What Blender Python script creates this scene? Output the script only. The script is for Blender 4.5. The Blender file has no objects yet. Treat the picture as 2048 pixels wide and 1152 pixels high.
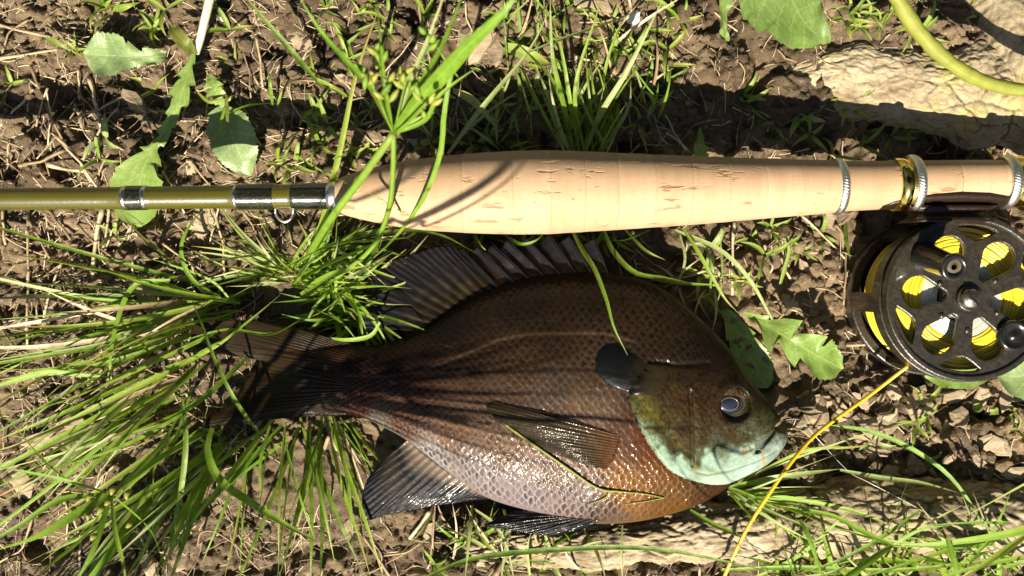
import bpy, bmesh, math, random
import numpy as np
from mathutils import Vector, Matrix, Euler

# ------------------------------------------------------------------ camera, world, sun, exposure
scene = bpy.context.scene
COL = scene.collection
CAM_H = 300.0            # millimetres above the ground; the script works in mm and scales to metres
PXMM = 6.0               # photograph pixels per mm at ground level
cam_d = bpy.data.cameras.new('camera')
cam = bpy.data.objects.new('camera', cam_d); COL.objects.link(cam)
cam.location = (0, 0, CAM_H/1000); cam.rotation_euler = (0, 0, 0)
cam_d.sensor_width = 36; cam_d.lens = 36*CAM_H/(2048/PXMM)
cam_d.clip_start = 0.01; cam_d.clip_end = 100
cam_d.dof.use_dof = True; cam_d.dof.focus_distance = 0.280; cam_d.dof.aperture_fstop = 15
scene.camera = cam

SUN_EL = 45.0
SUN_DIR = Vector((-0.16, -1.0, 0)).normalized()*math.cos(math.radians(SUN_EL)) + Vector((0, 0, math.sin(math.radians(SUN_EL))))
world = bpy.data.worlds.new('World'); scene.world = world; world.use_nodes = True
wn = world.node_tree
sky = wn.nodes.new('ShaderNodeTexSky'); sky.sky_type = 'NISHITA'; sky.sun_disc = False
sky.sun_elevation = math.radians(SUN_EL); sky.sun_rotation = math.atan2(SUN_DIR.x, SUN_DIR.y)
bg = wn.nodes['Background']; bg.inputs['Strength'].default_value = 0.05
wn.links.new(sky.outputs['Color'], bg.inputs['Color'])
sun_d = bpy.data.lights.new('sun', 'SUN'); sun_d.energy = 5.0; sun_d.angle = math.radians(0.5); sun_d.color = (1.0, 0.90, 0.71)
sun = bpy.data.objects.new('sun', sun_d); COL.objects.link(sun)
sun.rotation_euler = (-SUN_DIR).to_track_quat('-Z', 'Y').to_euler(); sun.location = SUN_DIR*2
scene.view_settings.view_transform = 'Standard'; scene.view_settings.look = 'None'
scene.view_settings.exposure = 1.32; scene.view_settings.gamma = 1
scene.render.engine = 'CYCLES'
scene.cycles.use_denoising = True
scene.cycles.max_bounces = 8

random.seed(7); RNG = np.random.default_rng(11)
R = random.uniform

# ------------------------------------------------------------------ numeric helpers
def P(x, y, z=0.0):
    """photograph pixel (2048 wide) of something at height z mm -> place in mm"""
    k = (CAM_H - z)/CAM_H/PXMM
    return ((x-1024)*k, (576-y)*k, z)

def hsh(ix, iy, seed):
    n = (ix.astype(np.int64)*374761393 + iy.astype(np.int64)*668265263 + seed*974634777) & 0xffffffff
    n = ((n ^ (n >> 13))*1274126177) & 0xffffffff
    n = ((n ^ (n >> 16))*2246822519) & 0xffffffff
    return ((n ^ (n >> 15)) & 0xffffff)/float(0xffffff)

def vnoise(x, y, seed=0):
    ix = np.floor(x); iy = np.floor(y); fx = x-ix; fy = y-iy
    fx = fx*fx*(3-2*fx); fy = fy*fy*(3-2*fy)
    a = hsh(ix, iy, seed); b = hsh(ix+1, iy, seed); c = hsh(ix, iy+1, seed); d = hsh(ix+1, iy+1, seed)
    return a+(b-a)*fx+(c-a)*fy+(a-b-c+d)*fx*fy

def fbm(x, y, seed=0, octv=4):
    s = np.zeros_like(x); a = 0.5; t = 0
    for i in range(octv):
        s = s+a*vnoise(x, y, seed+i*17); t += a; a *= 0.5; x = x*2.03+3.1; y = y*2.03+1.7
    return s/t

def worley(x, y, seed=0):
    ix = np.floor(x); iy = np.floor(y)
    f1 = np.full(x.shape, 9.0); f2 = np.full(x.shape, 9.0); rid = np.zeros(x.shape)
    for dx in (-1, 0, 1):
        for dy in (-1, 0, 1):
            cx = ix+dx; cy = iy+dy
            px_ = cx+hsh(cx, cy, seed+1); py_ = cy+hsh(cx, cy, seed+2)
            d = np.hypot(px_-x, py_-y); r = hsh(cx, cy, seed+3)
            m = d < f1
            f2 = np.where(m, f1, np.minimum(f2, d)); rid = np.where(m, r, rid); f1 = np.where(m, d, f1)
    return f1, f2, rid

def sstep(a, b, x):
    t = np.clip((x-a)/(b-a), 0, 1); return t*t*(3-2*t)

def catmull(pts, n):
    p = np.array(pts, float)
    if len(p) < 3:
        t = np.linspace(0, 1, n)[:, None]; return p[0]*(1-t)+p[-1]*t
    q = np.vstack([2*p[0]-p[1], p, 2*p[-1]-p[-2]])
    seg = np.linalg.norm(np.diff(p, axis=0), axis=1); cum = np.concatenate([[0], np.cumsum(seg)])
    s = np.linspace(0, cum[-1], n); out = []
    for v in s:
        i = min(int(np.searchsorted(cum, v, 'right'))-1, len(p)-2); t = (v-cum[i])/max(seg[i], 1e-9)
        a, b, c, d = q[i], q[i+1], q[i+2], q[i+3]
        out.append(0.5*((2*b)+(-a+c)*t+(2*a-5*b+4*c-d)*t*t+(-a+3*b-3*c+d)*t**3))
    return np.array(out)

# ------------------------------------------------------------------ ground shape
def to_px(X, Y):
    return 1024+X*PXMM, 576-Y*PXMM

def mud_mask(X, Y):
    x, y = to_px(X, Y)
    m = np.exp(-(((x-640)/120)**2+((y-1000)/90)**2)) + 0.8*np.exp(-(((x-90)/150)**2+((y-930)/110)**2)) \
        + 0.5*np.exp(-(((x-1640)/160)**2+((y-60)/90)**2))
    return np.clip(m, 0, 1)

def ground_h(X, Y):
    X = np.asarray(X, float); Y = np.asarray(Y, float)
    wx = X+1.6*(fbm(X/5, Y/5, 91, 3)-.5)*2; wy = Y+1.6*(fbm(X/5, Y/5, 92, 3)-.5)*2
    mud = mud_mask(X, Y); lump = 1-0.82*mud
    h = 6.0*(fbm(X/45, Y/45, 5, 3)-.5)
    f, g, r = worley(wx/13, wy/13, 21); h = h+lump*3.2*r*np.sqrt(np.clip(1-(f/0.72)**2, 0, 1))
    f, g, r = worley(wx/5.6, wy/5.6, 22); h = h+lump*2.3*r*np.sqrt(np.clip(1-(f/0.75)**2, 0, 1))
    f, g, r = worley(wx/2.5, wy/2.5, 23); h = h+lump*1.7*r*np.sqrt(np.clip(1-(f/0.78)**2, 0, 1))
    f, g, r = worley(wx/1.25, wy/1.25, 24); h = h+(0.25+0.75*lump)*0.8*r*np.sqrt(np.clip(1-(f/0.8)**2, 0, 1))
    h = h+0.5*(fbm(X/1.6, Y/1.6, 31, 3)-.5)
    h = h-3.0
    hole = sstep(0.55, 0.78, vnoise(wx/8, wy/8, 41)); h = h-lump*4.5*hole; hole = sstep(0.60, 0.80, vnoise(wx/3.4, wy/3.4, 43)); h = h-lump*1.8*hole
    x, y = to_px(X, Y)
    # bank slopes: left side lower under the rod, right side higher
    h = h+sstep(330, 150, y)*(3.5*sstep(600, 1000, x)+2.5*sstep(1350, 1750, x)) - 2.0*sstep(500, 0, x)
    # the fish and the reel have pressed the crumbs down
    fm = sstep(1.15, 0.85, np.hypot((x-1110)/470, (y-800)/250)); lim = 0.6
    h = np.where(h > lim, h-fm*(h-lim), h)
    rm = sstep(32, 26, np.hypot(X-136.7, Y+3.1)); lim = .2
    h = np.where(h > lim, h-rm*(h-lim), h)
    return h

def gz(x, y):
    """ground height under a place in mm"""
    u = (x+234)/.6+NX; v = (y+168)/.6+NY
    if not (NX <= u < len(xs)-NX-1 and NY <= v < len(ys)-NY-1): return float(ground_h(np.array([x]), np.array([y]))[0])
    i, j = int(u), int(v); f, g = u-i, v-j
    return float((GZ[i, j]*(1-f)+GZ[i+1, j]*f)*(1-g)+(GZ[i, j+1]*(1-f)+GZ[i+1, j+1]*f)*g)

# ------------------------------------------------------------------ materials
MAT = {}
class NT:
    def __init__(self, name):
        self.m = bpy.data.materials.new(name); self.m.use_nodes = True
        self.t = self.m.node_tree; self.b = self.t.nodes['Principled BSDF']; self.out = self.t.nodes['Material Output']
        MAT[name] = self.m
    def n(self, typ, **kw):
        nd = self.t.nodes.new(typ)
        for k, v in kw.items():
            if k in nd.inputs: nd.inputs[k].default_value = v
            else: setattr(nd, k, v)
        return nd
    def l(self, a, b): self.t.links.new(a, b)
    def pos(self, scale=(1, 1, 1)):
        g = self.n('ShaderNodeNewGeometry'); mp = self.n('ShaderNodeMapping'); mp.inputs['Scale'].default_value = scale
        self.l(g.outputs['Position'], mp.inputs['Vector']); return mp.outputs['Vector']
    def noise(self, vec, scale, detail=4, rough=0.6, out='Fac'):
        nd = self.n('ShaderNodeTexNoise'); nd.inputs['Scale'].default_value = scale
        nd.inputs['Detail'].default_value = detail; nd.inputs['Roughness'].default_value = rough
        self.l(vec, nd.inputs['Vector']); return nd.outputs[out]
    def ramp(self, fac, stops):
        r = self.n('ShaderNodeValToRGB'); e = r.color_ramp.elements
        while len(e) < len(stops): e.new(0.5)
        for k, (p, c) in enumerate(stops):
            e[k].position = p; e[k].color = (c[0], c[1], c[2], 1) if len(c) == 3 else c
        self.l(fac, r.inputs['Fac']); return r.outputs['Color']
    def mix(self, fac, a, b, mode='MIX'):
        nd = self.n('ShaderNodeMix'); nd.data_type = 'RGBA'; nd.blend_type = mode
        for sock, v in ((nd.inputs[0], fac), (nd.inputs[6], a), (nd.inputs[7], b)):
            if isinstance(v, bpy.types.NodeSocket): self.l(v, sock)
            elif isinstance(v, (int, float)): sock.default_value = v
            else: sock.default_value = (v[0], v[1], v[2], 1)
        return nd.outputs[2]
    def math(self, op, a, b=0.0, clamp=False):
        nd = self.n('ShaderNodeMath'); nd.operation = op; nd.use_clamp = clamp
        for s, v in ((nd.inputs[0], a), (nd.inputs[1], b)):
            if isinstance(v, bpy.types.NodeSocket): self.l(v, s)
            else: s.default_value = v
        return nd.outputs[0]
    def bump(self, h, dist, strength=1.0):
        nd = self.n('ShaderNodeBump'); nd.inputs['Distance'].default_value = dist; nd.inputs['Strength'].default_value = strength
        self.l(h, nd.inputs['Height']); self.l(nd.outputs['Normal'], self.b.inputs['Normal']); return nd.outputs['Normal']
    def set(self, **kw):
        for k, v in kw.items():
            k = k.replace('_', ' ')
            s = self.b.inputs[k]
            if isinstance(v, bpy.types.NodeSocket): self.l(v, s)
            elif isinstance(v, tuple) and len(v) == 3: s.default_value = (*v, 1)
            else: s.default_value = v

def lin(r, g, b):
    f = lambda c: (c/255/12.92 if c/255 <= 0.04045 else ((c/255+0.055)/1.055)**2.4)
    return (f(r), f(g), f(b))

def m_soil():
    m = NT('soil'); v = m.pos()
    n1 = m.noise(v, 55, 6, .65); n2 = m.noise(v, 420, 6, .7); n3 = m.noise(v, 1700, 3, .6)
    c = m.ramp(n1, [(.30, (.05, .034, .020)), (.45, (.115, .080, .048)), (.58, (.20, .146, .090)), (.74, (.34, .262, .168))])
    c = m.mix(m.math('MULTIPLY', n2, .8), c, m.ramp(n2, [(.35, (.045, .030, .019)), (.58, (.17, .12, .075)), (.72, (.42, .33, .225))]))
    n0 = m.noise(v, 17, 4, .6); c = m.mix(1.0, c, m.ramp(n0, [(.36, (.50, .46, .43)), (.52, (.86, .86, .85)), (.68, (1.18, 1.17, 1.12))]), 'MULTIPLY')
    spk = m.ramp(n3, [(.68, (0, 0, 0)), (.76, (1, 1, 1))])
    c = m.mix(m.math('MULTIPLY', spk, .35), c, (.36, .28, .20))
    m.set(Base_Color=c, Roughness=m.ramp(n1, [(.35, (.55,)*3), (.6, (.9,)*3)]))
    m.b.inputs['Specular IOR Level'].default_value = 0.35
    m.bump(m.math('ADD', n3, n2), .0007, .8)
m_soil()

def m_bark(name, c1, c2, c3, lich):
    m = NT(name); v = m.pos((1, 1.5, 1.5) if name == 'bark' else (1, 3.0, 3.0)); v2 = m.pos()
    n1 = m.noise(v, 60, 7, .68); n2 = m.noise(v2, 700, 5, .7); n3 = m.noise(v2, 45, 4, .6); n4 = m.noise(v2, 210, 5, .7)
    c = m.ramp(n1, [(.30, c1), (.47, c2), (.68, c3)])
    c = m.mix(m.ramp(n3, [(.50, (0, 0, 0)), (.66, (.75,)*3)]), c, lich)
    c = m.mix(m.ramp(n4, [(.56, (0, 0, 0)), (.66, (.5,)*3)]), c, (c1[0]*.7, c1[1]*.65, c1[2]*.6))
    a = m.n('ShaderNodeAttribute'); a.attribute_name = 'crack'
    c = m.mix(a.outputs['Fac'], c, (.05, .035, .024))
    m.set(Base_Color=c, Roughness=.85)
    m.bump(m.math('ADD', n1, m.math('MULTIPLY', n2, .5)), .0008, .8)
m_bark('bark', (.14, .10, .06), (.30, .24, .155), (.44, .37, .245), (.40, .33, .11))
m_bark('driftwood', (.10, .072, .045), (.25, .195, .13), (.45, .38, .27), (.30, .24, .12))
m_bark('chip', (.16, .115, .075), (.26, .195, .13), (.36, .29, .20), (.33, .27, .17))

def m_plant(name, cols, tip, rib, transl=0.35, rough=0.42, spots=0.0, ribw=.10, veins=0.0):
    """cols: colours an individual may take, tip: end colour, rib: midrib colour"""
    m = NT(name)
    a = m.n('ShaderNodeAttribute'); a.attribute_name = 'luv'
    sx = m.n('ShaderNodeSeparateXYZ'); m.l(a.outputs['Vector'], sx.inputs[0])
    oi = m.n('ShaderNodeObjectInfo'); v = m.pos()
    n = len(cols)
    c = m.ramp(oi.outputs['Random'], [((i+.0)/max(n-1, 1), k) for i, k in enumerate(cols)])
    n1 = m.noise(v, 260, 4, .6); n2 = m.noise(v, 1400, 3, .6)
    c = m.mix(m.ramp(n1, [(.35, (0, 0, 0)), (.7, (.45,)*3)]), c, tuple(x*1.5 for x in cols[-1]))
    # fibres along the leaf
    cx = m.n('ShaderNodeCombineXYZ'); m.l(m.math('MULTIPLY', sx.outputs[0], 3.0), cx.inputs[0]); m.l(m.math('MULTIPLY', sx.outputs[1], 9.0), cx.inputs[1]); m.l(oi.outputs['Random'], cx.inputs[2])
    fib = m.noise(cx.outputs[0], 2.0, 3, .6)
    c = m.mix(m.ramp(fib, [(.42, (0, 0, 0)), (.62, (.35,)*3)]), c, tuple(x*.6 for x in cols[0]))
    ab = m.math('ABSOLUTE', sx.outputs[1])
    c = m.mix(m.ramp(ab, [(.0, (.75,)*3), (ribw, (0, 0, 0))]), c, rib)
    if veins:
        vv = m.math('FRACT', m.math('ADD', m.math('SUBTRACT', m.math('MULTIPLY', sx.outputs[0], veins), m.math('MULTIPLY', ab, 1.1)), m.math('MULTIPLY', n1, .5)))
        vl = m.ramp(vv, [(.0, (.6,)*3), (.07, (0, 0, 0)), (.93, (0, 0, 0)), (1.0, (.6,)*3)])
        c = m.mix(vl, c, rib)
        net = m.n('ShaderNodeTexVoronoi'); net.feature = 'DISTANCE_TO_EDGE'; net.inputs['Scale'].default_value = 420; m.l(v, net.inputs['Vector'])
        c = m.mix(m.ramp(net.outputs['Distance'], [(.0, (.28,)*3), (.09, (0, 0, 0))]), c, tuple(x*.55 for x in cols[0]))
    tf = m.math('ADD', sx.outputs[0], m.math('MULTIPLY', m.math('SUBTRACT', oi.outputs['Random'], .5), .42))
    c = m.mix(m.ramp(tf, [(.80, (0, 0, 0)), (1.0, (.8,)*3)]), c, tip)
    if spots:
        sp = m.noise(v, 95, 5, .6)
        c = m.mix(m.ramp(sp, [(.64, (0, 0, 0)), (.72, (spots,)*3)]), c, (.30, .25, .10))
    m.set(Base_Color=c, Roughness=rough); m.b.inputs['Specular IOR Level'].default_value = .5
    bn = m.bump(m.math('ADD', m.math('MULTIPLY', fib, .6), n2), .00018, .6)
    tr = m.n('ShaderNodeBsdfTranslucent'); m.l(m.mix(1.0, c, (1.25, 1.3, .55), 'MULTIPLY'), tr.inputs['Color'])
    ms = m.n('ShaderNodeMixShader'); ms.inputs[0].default_value = transl
    m.l(m.b.outputs[0], ms.inputs[1]); m.l(tr.outputs[0], ms.inputs[2]); m.l(ms.outputs[0], m.out.inputs['Surface'])
G1 = [(.045, .115, .006), (.095, .20, .010), (.155, .285, .016), (.235, .365, .03), (.35, .43, .09)]
m_plant('grass', G1, (.36, .30, .09), (.24, .33, .07), .45, .30)
m_plant('sedge', [(.10, .215, .014), (.155, .285, .022), (.225, .345, .04)], (.25, .33, .06), (.24, .40, .10))
m_plant('pale_grass', [(.20, .27, .07), (.29, .36, .12), (.38, .43, .20)], (.45, .42, .22), (.42, .52, .30))
m_plant('seedling', [(.14, .22, .03), (.20, .29, .045), (.28, .35, .07)], (.30, .34, .07), (.30, .42, .14))
m_plant('olive_grass', [(.13, .14, .025), (.20, .20, .04), (.16, .21, .03)], (.35, .20, .05), (.24, .26, .07))
m_plant('dandelion', [(.17, .27, .055), (.22, .32, .08)], (.20, .30, .07), (.34, .40, .18), .25, .36, .25, .06, 8)
m_plant('blue_leaf', [(.19, .28, .11), (.25, .34, .15)], (.22, .30, .12), (.36, .43, .24), .2, .34, .35, .05, 7)
m_plant('dark_leaf', [(.04, .09, .02), (.055, .11, .025)], (.05, .11, .02), (.10, .17, .05), .2, .4, .2, .06)
m_plant('burdock', [(.13, .21, .05), (.16, .24, .06)], (.14, .22, .05), (.24, .32, .12), .3, .45, .12, .04, 9)
m_plant('stem', [(.16, .18, .022), (.21, .22, .03)], (.22, .23, .04), (.24, .25, .04), .04, .6, .5)
m_plant('white_stalk', [(.50, .50, .38), (.60, .60, .48)], (.40, .38, .25), (.62, .62, .5), .1, .4, .3)
m_plant('bud', [(.22, .27, .035), (.32, .33, .06)], (.40, .33, .08), (.36, .36, .08), .25, .5)
def m_straw():
    m = NT('straw'); v = m.pos(); oi = m.n('ShaderNodeObjectInfo')
    c = m.ramp(oi.outputs['Random'], [(0, (.18, .12, .065)), (.3, (.30, .22, .125)), (.65, (.42, .325, .20)), (1, (.54, .45, .31))])
    n = m.noise(v, 330, 5, .65)
    c = m.mix(m.ramp(n, [(.45, (0, 0, 0)), (.7, (.7,)*3)]), c, (.13, .085, .05))
    m.set(Base_Color=c, Roughness=.62); m.bump(n, .0003, .7)
m_straw()

def m_simple(name, col, rough, metal=0.0, coat=0.0, spec=.5, nscale=None, nmix=.3, ncol=(0, 0, 0), bump=0.0, bscale=1500):
    m = NT(name); v = m.pos(); c = None
    if nscale:
        n = m.noise(v, nscale, 5, .6); c = m.mix(m.ramp(n, [(.42, (0, 0, 0)), (.70, (nmix,)*3)]), col, ncol)
    m.set(Base_Color=c if c is not None else col, Roughness=rough, Metallic=metal, Coat_Weight=coat)
    m.b.inputs['Specular IOR Level'].default_value = spec; m.b.inputs['Coat Roughness'].default_value = .06
    if bump: m.bump(m.noise(v, bscale, 3, .6), bump, .7)
    return m
m_simple('blank', (.062, .056, .004), .30, 0, 1.0, .5, 40, .35, (.095, .085, .010), .00006, 900)
m_simple('wrap_silver', (.75, .74, .70), .22, 1, 1.0, .5, 1200, .6, (.35, .34, .3), .0002, 1500)
m_simple('steel', (.80, .78, .72), .33, 1, 0, .5, 900, .4, (.4, .38, .33), .00008, 1500)
m_simple('dull_steel', (.30, .28, .24), .38, 1, 0, .5, 700, .5, (.12, .10, .07), .0001, 1200)
m_simple('brass', (.78, .58, .16), .14, 1, 0, .5, 350, .3, (.5, .36, .1), .00003, 800)
m_simple('black_enamel', (.014, .012, .009), .33, 0, .35, .5, 700, .55, (.05, .038, .022), .00016, 1600)
m_simple('enamel_wear', (.16, .12, .06), .35, .7, 0, .5, 500, .8, (.02, .018, .012), .0002, 1200)
m_simple('bronze_foot', (.028, .015, .010), .38, .5, 0, .5, 200, .5, (.03, .015, .01), .0002, 700)
m_simple('line_yellow', (.66, .50, .035), .38, 0, .2, .5, 160, .25, (.48, .31, .01), .00006, 1200)
m_simple('line_loose', (.50, .35, .015), .40, 0, .2, .5, 160, .4, (.55, .33, .01), .00006, 1200)
m_simple('backing', (.66, .65, .58), .30, .35, 0, .5, 600, .35, (.5, .48, .42), .0002, 1600)
m_simple('knob_black', (.008, .008, .008), .20, 0, .6, .5, 300, .3, (.035, .03, .022), .00008, 900)
m_simple('knob_end', (.10, .085, .05), .6, 0, 0, .3, 300, .5, (.04, .03, .02), .0002, 1000)
m_simple('tippet', (.55, .56, .58), .25, 0, .5, .6)
m_simple('crumb_white', (.78, .77, .74), .5, 0, .3, .5, 500, .3, (.6, .55, .5), .0003, 900)
def m_wrap():
    m = NT('wrap_black'); v = m.pos(); n = m.noise(v, 2600, 2, .5)
    c = m.mix(m.ramp(n, [(.60, (0, 0, 0)), (.68, (1, 1, 1))]), (.006, .007, .004), (.16, .15, .03))
    m.set(Base_Color=c, Roughness=.25, Coat_Weight=1.0, Metallic=m.ramp(n, [(.6, (0, 0, 0)), (.68, (.8,)*3)])); m.b.inputs['Coat Roughness'].default_value = .08
    m.bump(m.noise(v, 800, 3, .6), .00012, .6)
m_wrap()
def m_cork():
    m = NT('cork'); v = m.pos(); vs = m.pos((.22, 1, 1)); vr = m.pos((1, .12, .12))
    oi = m.n('ShaderNodeObjectInfo')
    base = m.ramp(oi.outputs['Random'], [(0, (.36, .238, .145)), (.5, (.40, .268, .165)), (1, (.44, .298, .187))])
    grow = m.noise(vr, 420, 3, .5)
    c = m.mix(m.ramp(grow, [(.40, (0, 0, 0)), (.66, (.30,)*3)]), base, (.31, .18, .09))
    fine = m.noise(v, 900, 5, .7)
    c = m.mix(m.ramp(fine, [(.52, (0, 0, 0)), (.72, (.30,)*3)]), c, (.30, .17, .085))
    big = m.noise(v, 40, 4, .6)
    c = m.mix(m.ramp(big, [(.45, (0, 0, 0)), (.7, (.30,)*3)]), c, (.50, .355, .215))
    pit = m.noise(vs, 330, 4, .62); gate = m.noise(v, 75, 2, .5)
    pv = m.math('MULTIPLY', m.ramp(pit, [(.59, (0, 0, 0)), (.64, (1, 1, 1))]), m.ramp(gate, [(.44, (0, 0, 0)), (.56, (1, 1, 1))]))
    p2 = m.noise(m.pos((.35, 1, 1)), 900, 3, .6); pv = m.math('MAXIMUM', pv, m.math('MULTIPLY', m.ramp(p2, [(.66, (0, 0, 0)), (.72, (.7,)*3)]), m.ramp(big, [(.40, (.2,)*3), (.6, (1, 1, 1))])))
    c = m.mix(m.math('MULTIPLY', pv, .62), c, (.19, .085, .036))
    m.set(Base_Color=c, Roughness=.62); m.b.inputs['Specular IOR Level'].default_value = .3
    m.bump(m.math('SUBTRACT', m.math('MULTIPLY', fine, .25), pv), .00035, .8)
m_cork()
def m_fish(name, rough, coat, bscale, bdist, speck=True):
    m = NT(name); v = m.pos(); a = m.n('ShaderNodeAttribute'); a.attribute_name = 'tint'
    n = m.noise(v, 700, 4, .65); n2 = m.noise(v, 120, 4, .6)
    c = m.mix(m.math('MULTIPLY', n, .5), a.outputs['Color'], m.mix(1.0, a.outputs['Color'], (.55, .50, .42), 'MULTIPLY'))
    c = m.mix(m.ramp(n2, [(.5, (0, 0, 0)), (.7, (.35,)*3)]), c, m.mix(1.0, a.outputs['Color'], (1.35, 1.25, 1.15), 'MULTIPLY'))
    m.set(Base_Color=c, Roughness=rough, Coat_Weight=coat); m.b.inputs['Coat Roughness'].default_value = .10
    m.b.inputs['Specular IOR Level'].default_value = .10
    h = m.noise(v, bscale, 3, .6)
    bn = m.bump(h, bdist, .8); m.l(bn, m.b.inputs['Coat Normal'])
m_fish('fish_skin', .42, .12, 420, .00022)
m_fish('fin', .42, .10, 420, .00020)
m_fish('thin_fin', .45, .16, 420, .00030); MAT['thin_fin'].node_tree.nodes['Principled BSDF'].inputs['Alpha'].default_value = .66
m_simple('eye_dark', (.010, .011, .022), .10, 0, 1.0, .5, 300, .3, (.02, .02, .03), .00002, 400)
m_simple('eye_iris', (.055, .034, .018), .22, .3, 1.0, .5, 700, .7, (.24, .14, .05), .00004, 1000)
m_simple('eye_ring', (.26, .20, .10), .25, .3, 1.0, .5)
m_simple('ear_black', (.005, .006, .008), .30, 0, .5, .2, 350, .35, (.022, .026, .034), .00025, 700)

# ------------------------------------------------------------------ object helpers
def label(o, text=None, cat=None, group=None, kind=None):
    if text: o['label'] = text
    if cat: o['category'] = cat
    if group: o['group'] = group
    if kind: o['kind'] = kind
    return o

def empty(name, loc):
    o = bpy.data.objects.new(name, None); COL.objects.link(o)
    o.empty_display_size = .01; o.location = Vector(loc)/1000; o['_o'] = list(map(float, loc)); return o

def mesh(name, V, F, mat, parent=None, attrs=None, smooth=True, origin=None):
    """V in mm, world placed; the object's origin goes to its base"""
    V = np.asarray(V, float).reshape(-1, 3)
    o0 = np.array(origin, float) if origin is not None else np.array([V[:, 0].mean(), V[:, 1].mean(), V[:, 2].min()])
    me = bpy.data.meshes.new(name)
    if isinstance(F, np.ndarray):
        n = len(F); k = F.shape[1]
        me.vertices.add(len(V)); me.vertices.foreach_set('co', ((V-o0)/1000).astype(np.float32).ravel())
        me.loops.add(n*k); me.loops.foreach_set('vertex_index', F.astype(np.int32).ravel())
        me.polygons.add(n); me.polygons.foreach_set('loop_start', np.arange(0, n*k, k, dtype=np.int32))
        me.update(calc_edges=True)
    else:
        me.from_pydata(((V-o0)/1000).tolist(), [], F); me.update()
    if smooth: me.polygons.foreach_set('use_smooth', [True]*len(me.polygons))
    for nm, (typ, arr) in (attrs or {}).items():
        at = me.attributes.new(nm, typ, 'POINT')
        arr = np.asarray(arr, np.float32)
        at.data.foreach_set({'FLOAT': 'value', 'FLOAT_VECTOR': 'vector', 'FLOAT_COLOR': 'color'}[typ], arr.ravel())
    me.materials.append(MAT[mat])
    o = bpy.data.objects.new(name, me); COL.objects.link(o)
    if parent is not None:
        o.parent = parent; po = world_origin(parent); o.location = Vector((o0-po)/1000)
    else:
        o.location = Vector(o0/1000)
    o['_o'] = o0.tolist()
    return o

def world_origin(o): return np.array(list(o['_o']))

def gridF(nu, nv, wrap_v=False, wrap_u=False):
    i = np.arange(nu if wrap_u else nu-1); j = np.arange(nv if wrap_v else nv-1)
    I, J = np.meshgrid(i, j, indexing='ij'); I2 = (I+1) % nu; J2 = (J+1) % nv
    return np.stack([I*nv+J, I2*nv+J, I2*nv+J2, I*nv+J2], -1).reshape(-1, 4)

def frames(C):
    T = np.gradient(C, axis=0); T /= np.linalg.norm(T, axis=1)[:, None]+1e-12
    up = np.array([0, 0, 1.0]); S = np.cross(T, up); L = np.linalg.norm(S, axis=1)
    S[L < 1e-3] = (1, 0, 0); S /= np.linalg.norm(S, axis=1)[:, None]; N = np.cross(S, T); return T, S, N

def tube_geo(path, rad, n=16, seg=8, closed_ends=True, smooth_path=True):
    C = catmull(path, n) if smooth_path else np.array(path, float); n = len(C)
    T, S, N = frames(C)
    r = np.array([rad(t) for t in np.linspace(0, 1, n)]) if callable(rad) else np.full(n, rad)
    a = np.linspace(0, 2*np.pi, seg, endpoint=False)
    V = C[:, None]+r[:, None, None]*(np.cos(a)[None, :, None]*S[:, None]+np.sin(a)[None, :, None]*N[:, None])
    F = gridF(n, seg, True).tolist()
    if closed_ends: F += [list(range(seg)), [(n-1)*seg+k for k in range(seg)][::-1]]
    luv = np.stack([np.repeat(np.linspace(0, 1, n), seg), np.tile(np.cos(a), n)*.9+.05, np.zeros(n*seg)], 1)
    return V.reshape(-1, 3), F, luv

def tube(name, path, rad, mat, parent=None, n=16, seg=8, smooth_path=True):
    V, F, luv = tube_geo(path, rad, n, seg, True, smooth_path)
    return mesh(name, V, F, mat, parent, {'luv': ('FLOAT_VECTOR', luv)})

def strip_geo(C, wid, roll=0.0, fold=0.25, twist=0.0):
    """a creased blade along C; wid(t) full width in mm"""
    n = len(C); T, S, N = frames(C); t = np.linspace(0, 1, n)
    ang = roll+twist*t; ca = np.cos(ang)[:, None]; sa = np.sin(ang)[:, None]
    S2 = S*ca+N*sa; N2 = N*ca-S*sa
    w = np.array([wid(k) for k in t])[:, None]
    rows = [C-S2*w/2, C-S2*w*.22-N2*w*fold*.72, C-N2*w*fold, C+S2*w*.22-N2*w*fold*.72, C+S2*w/2]
    V = np.stack(rows, 1).reshape(-1, 3)
    luv = np.stack([np.repeat(t, 5), np.tile([-1, -.44, 0, .44, 1], n), np.zeros(5*n)], 1)
    return V, gridF(n, 5), luv

def grass_w(w):
    return lambda t: w*(min(1, .55+1.8*t) if t < .25 else max(.06, 1-((t-.25)/.75)**2.2))

def blade(parent, pts, w, mat='grass', n=15, fold=.13, roll=None, name='blade', twist=None):
    """pts: (px, py, z mm) along the blade; w: width in photograph pixels"""
    q = [P(*p) for p in pts]; C = catmull(q, n)
    zm = np.mean([p[2] for p in pts]); wm = w/PXMM*(1-zm/CAM_H)
    roll = R(-.9, .9) if roll is None else roll; twist = R(-1.2, 1.2) if twist is None else twist; w = w*R(.72, 1.08)
    V, F, luv = strip_geo(C, grass_w(wm), roll, fold, twist)
    return mesh(name, V, F, mat, parent, {'luv': ('FLOAT_VECTOR', luv)})

def on_ground(x, y, dz=0.0):
    """px on the ground -> (px, py, z)"""
    a = P(x, y); z = gz(a[0], a[1]); a = P(x, y, z); z = gz(a[0], a[1])+dz; return (x, y, z)

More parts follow.
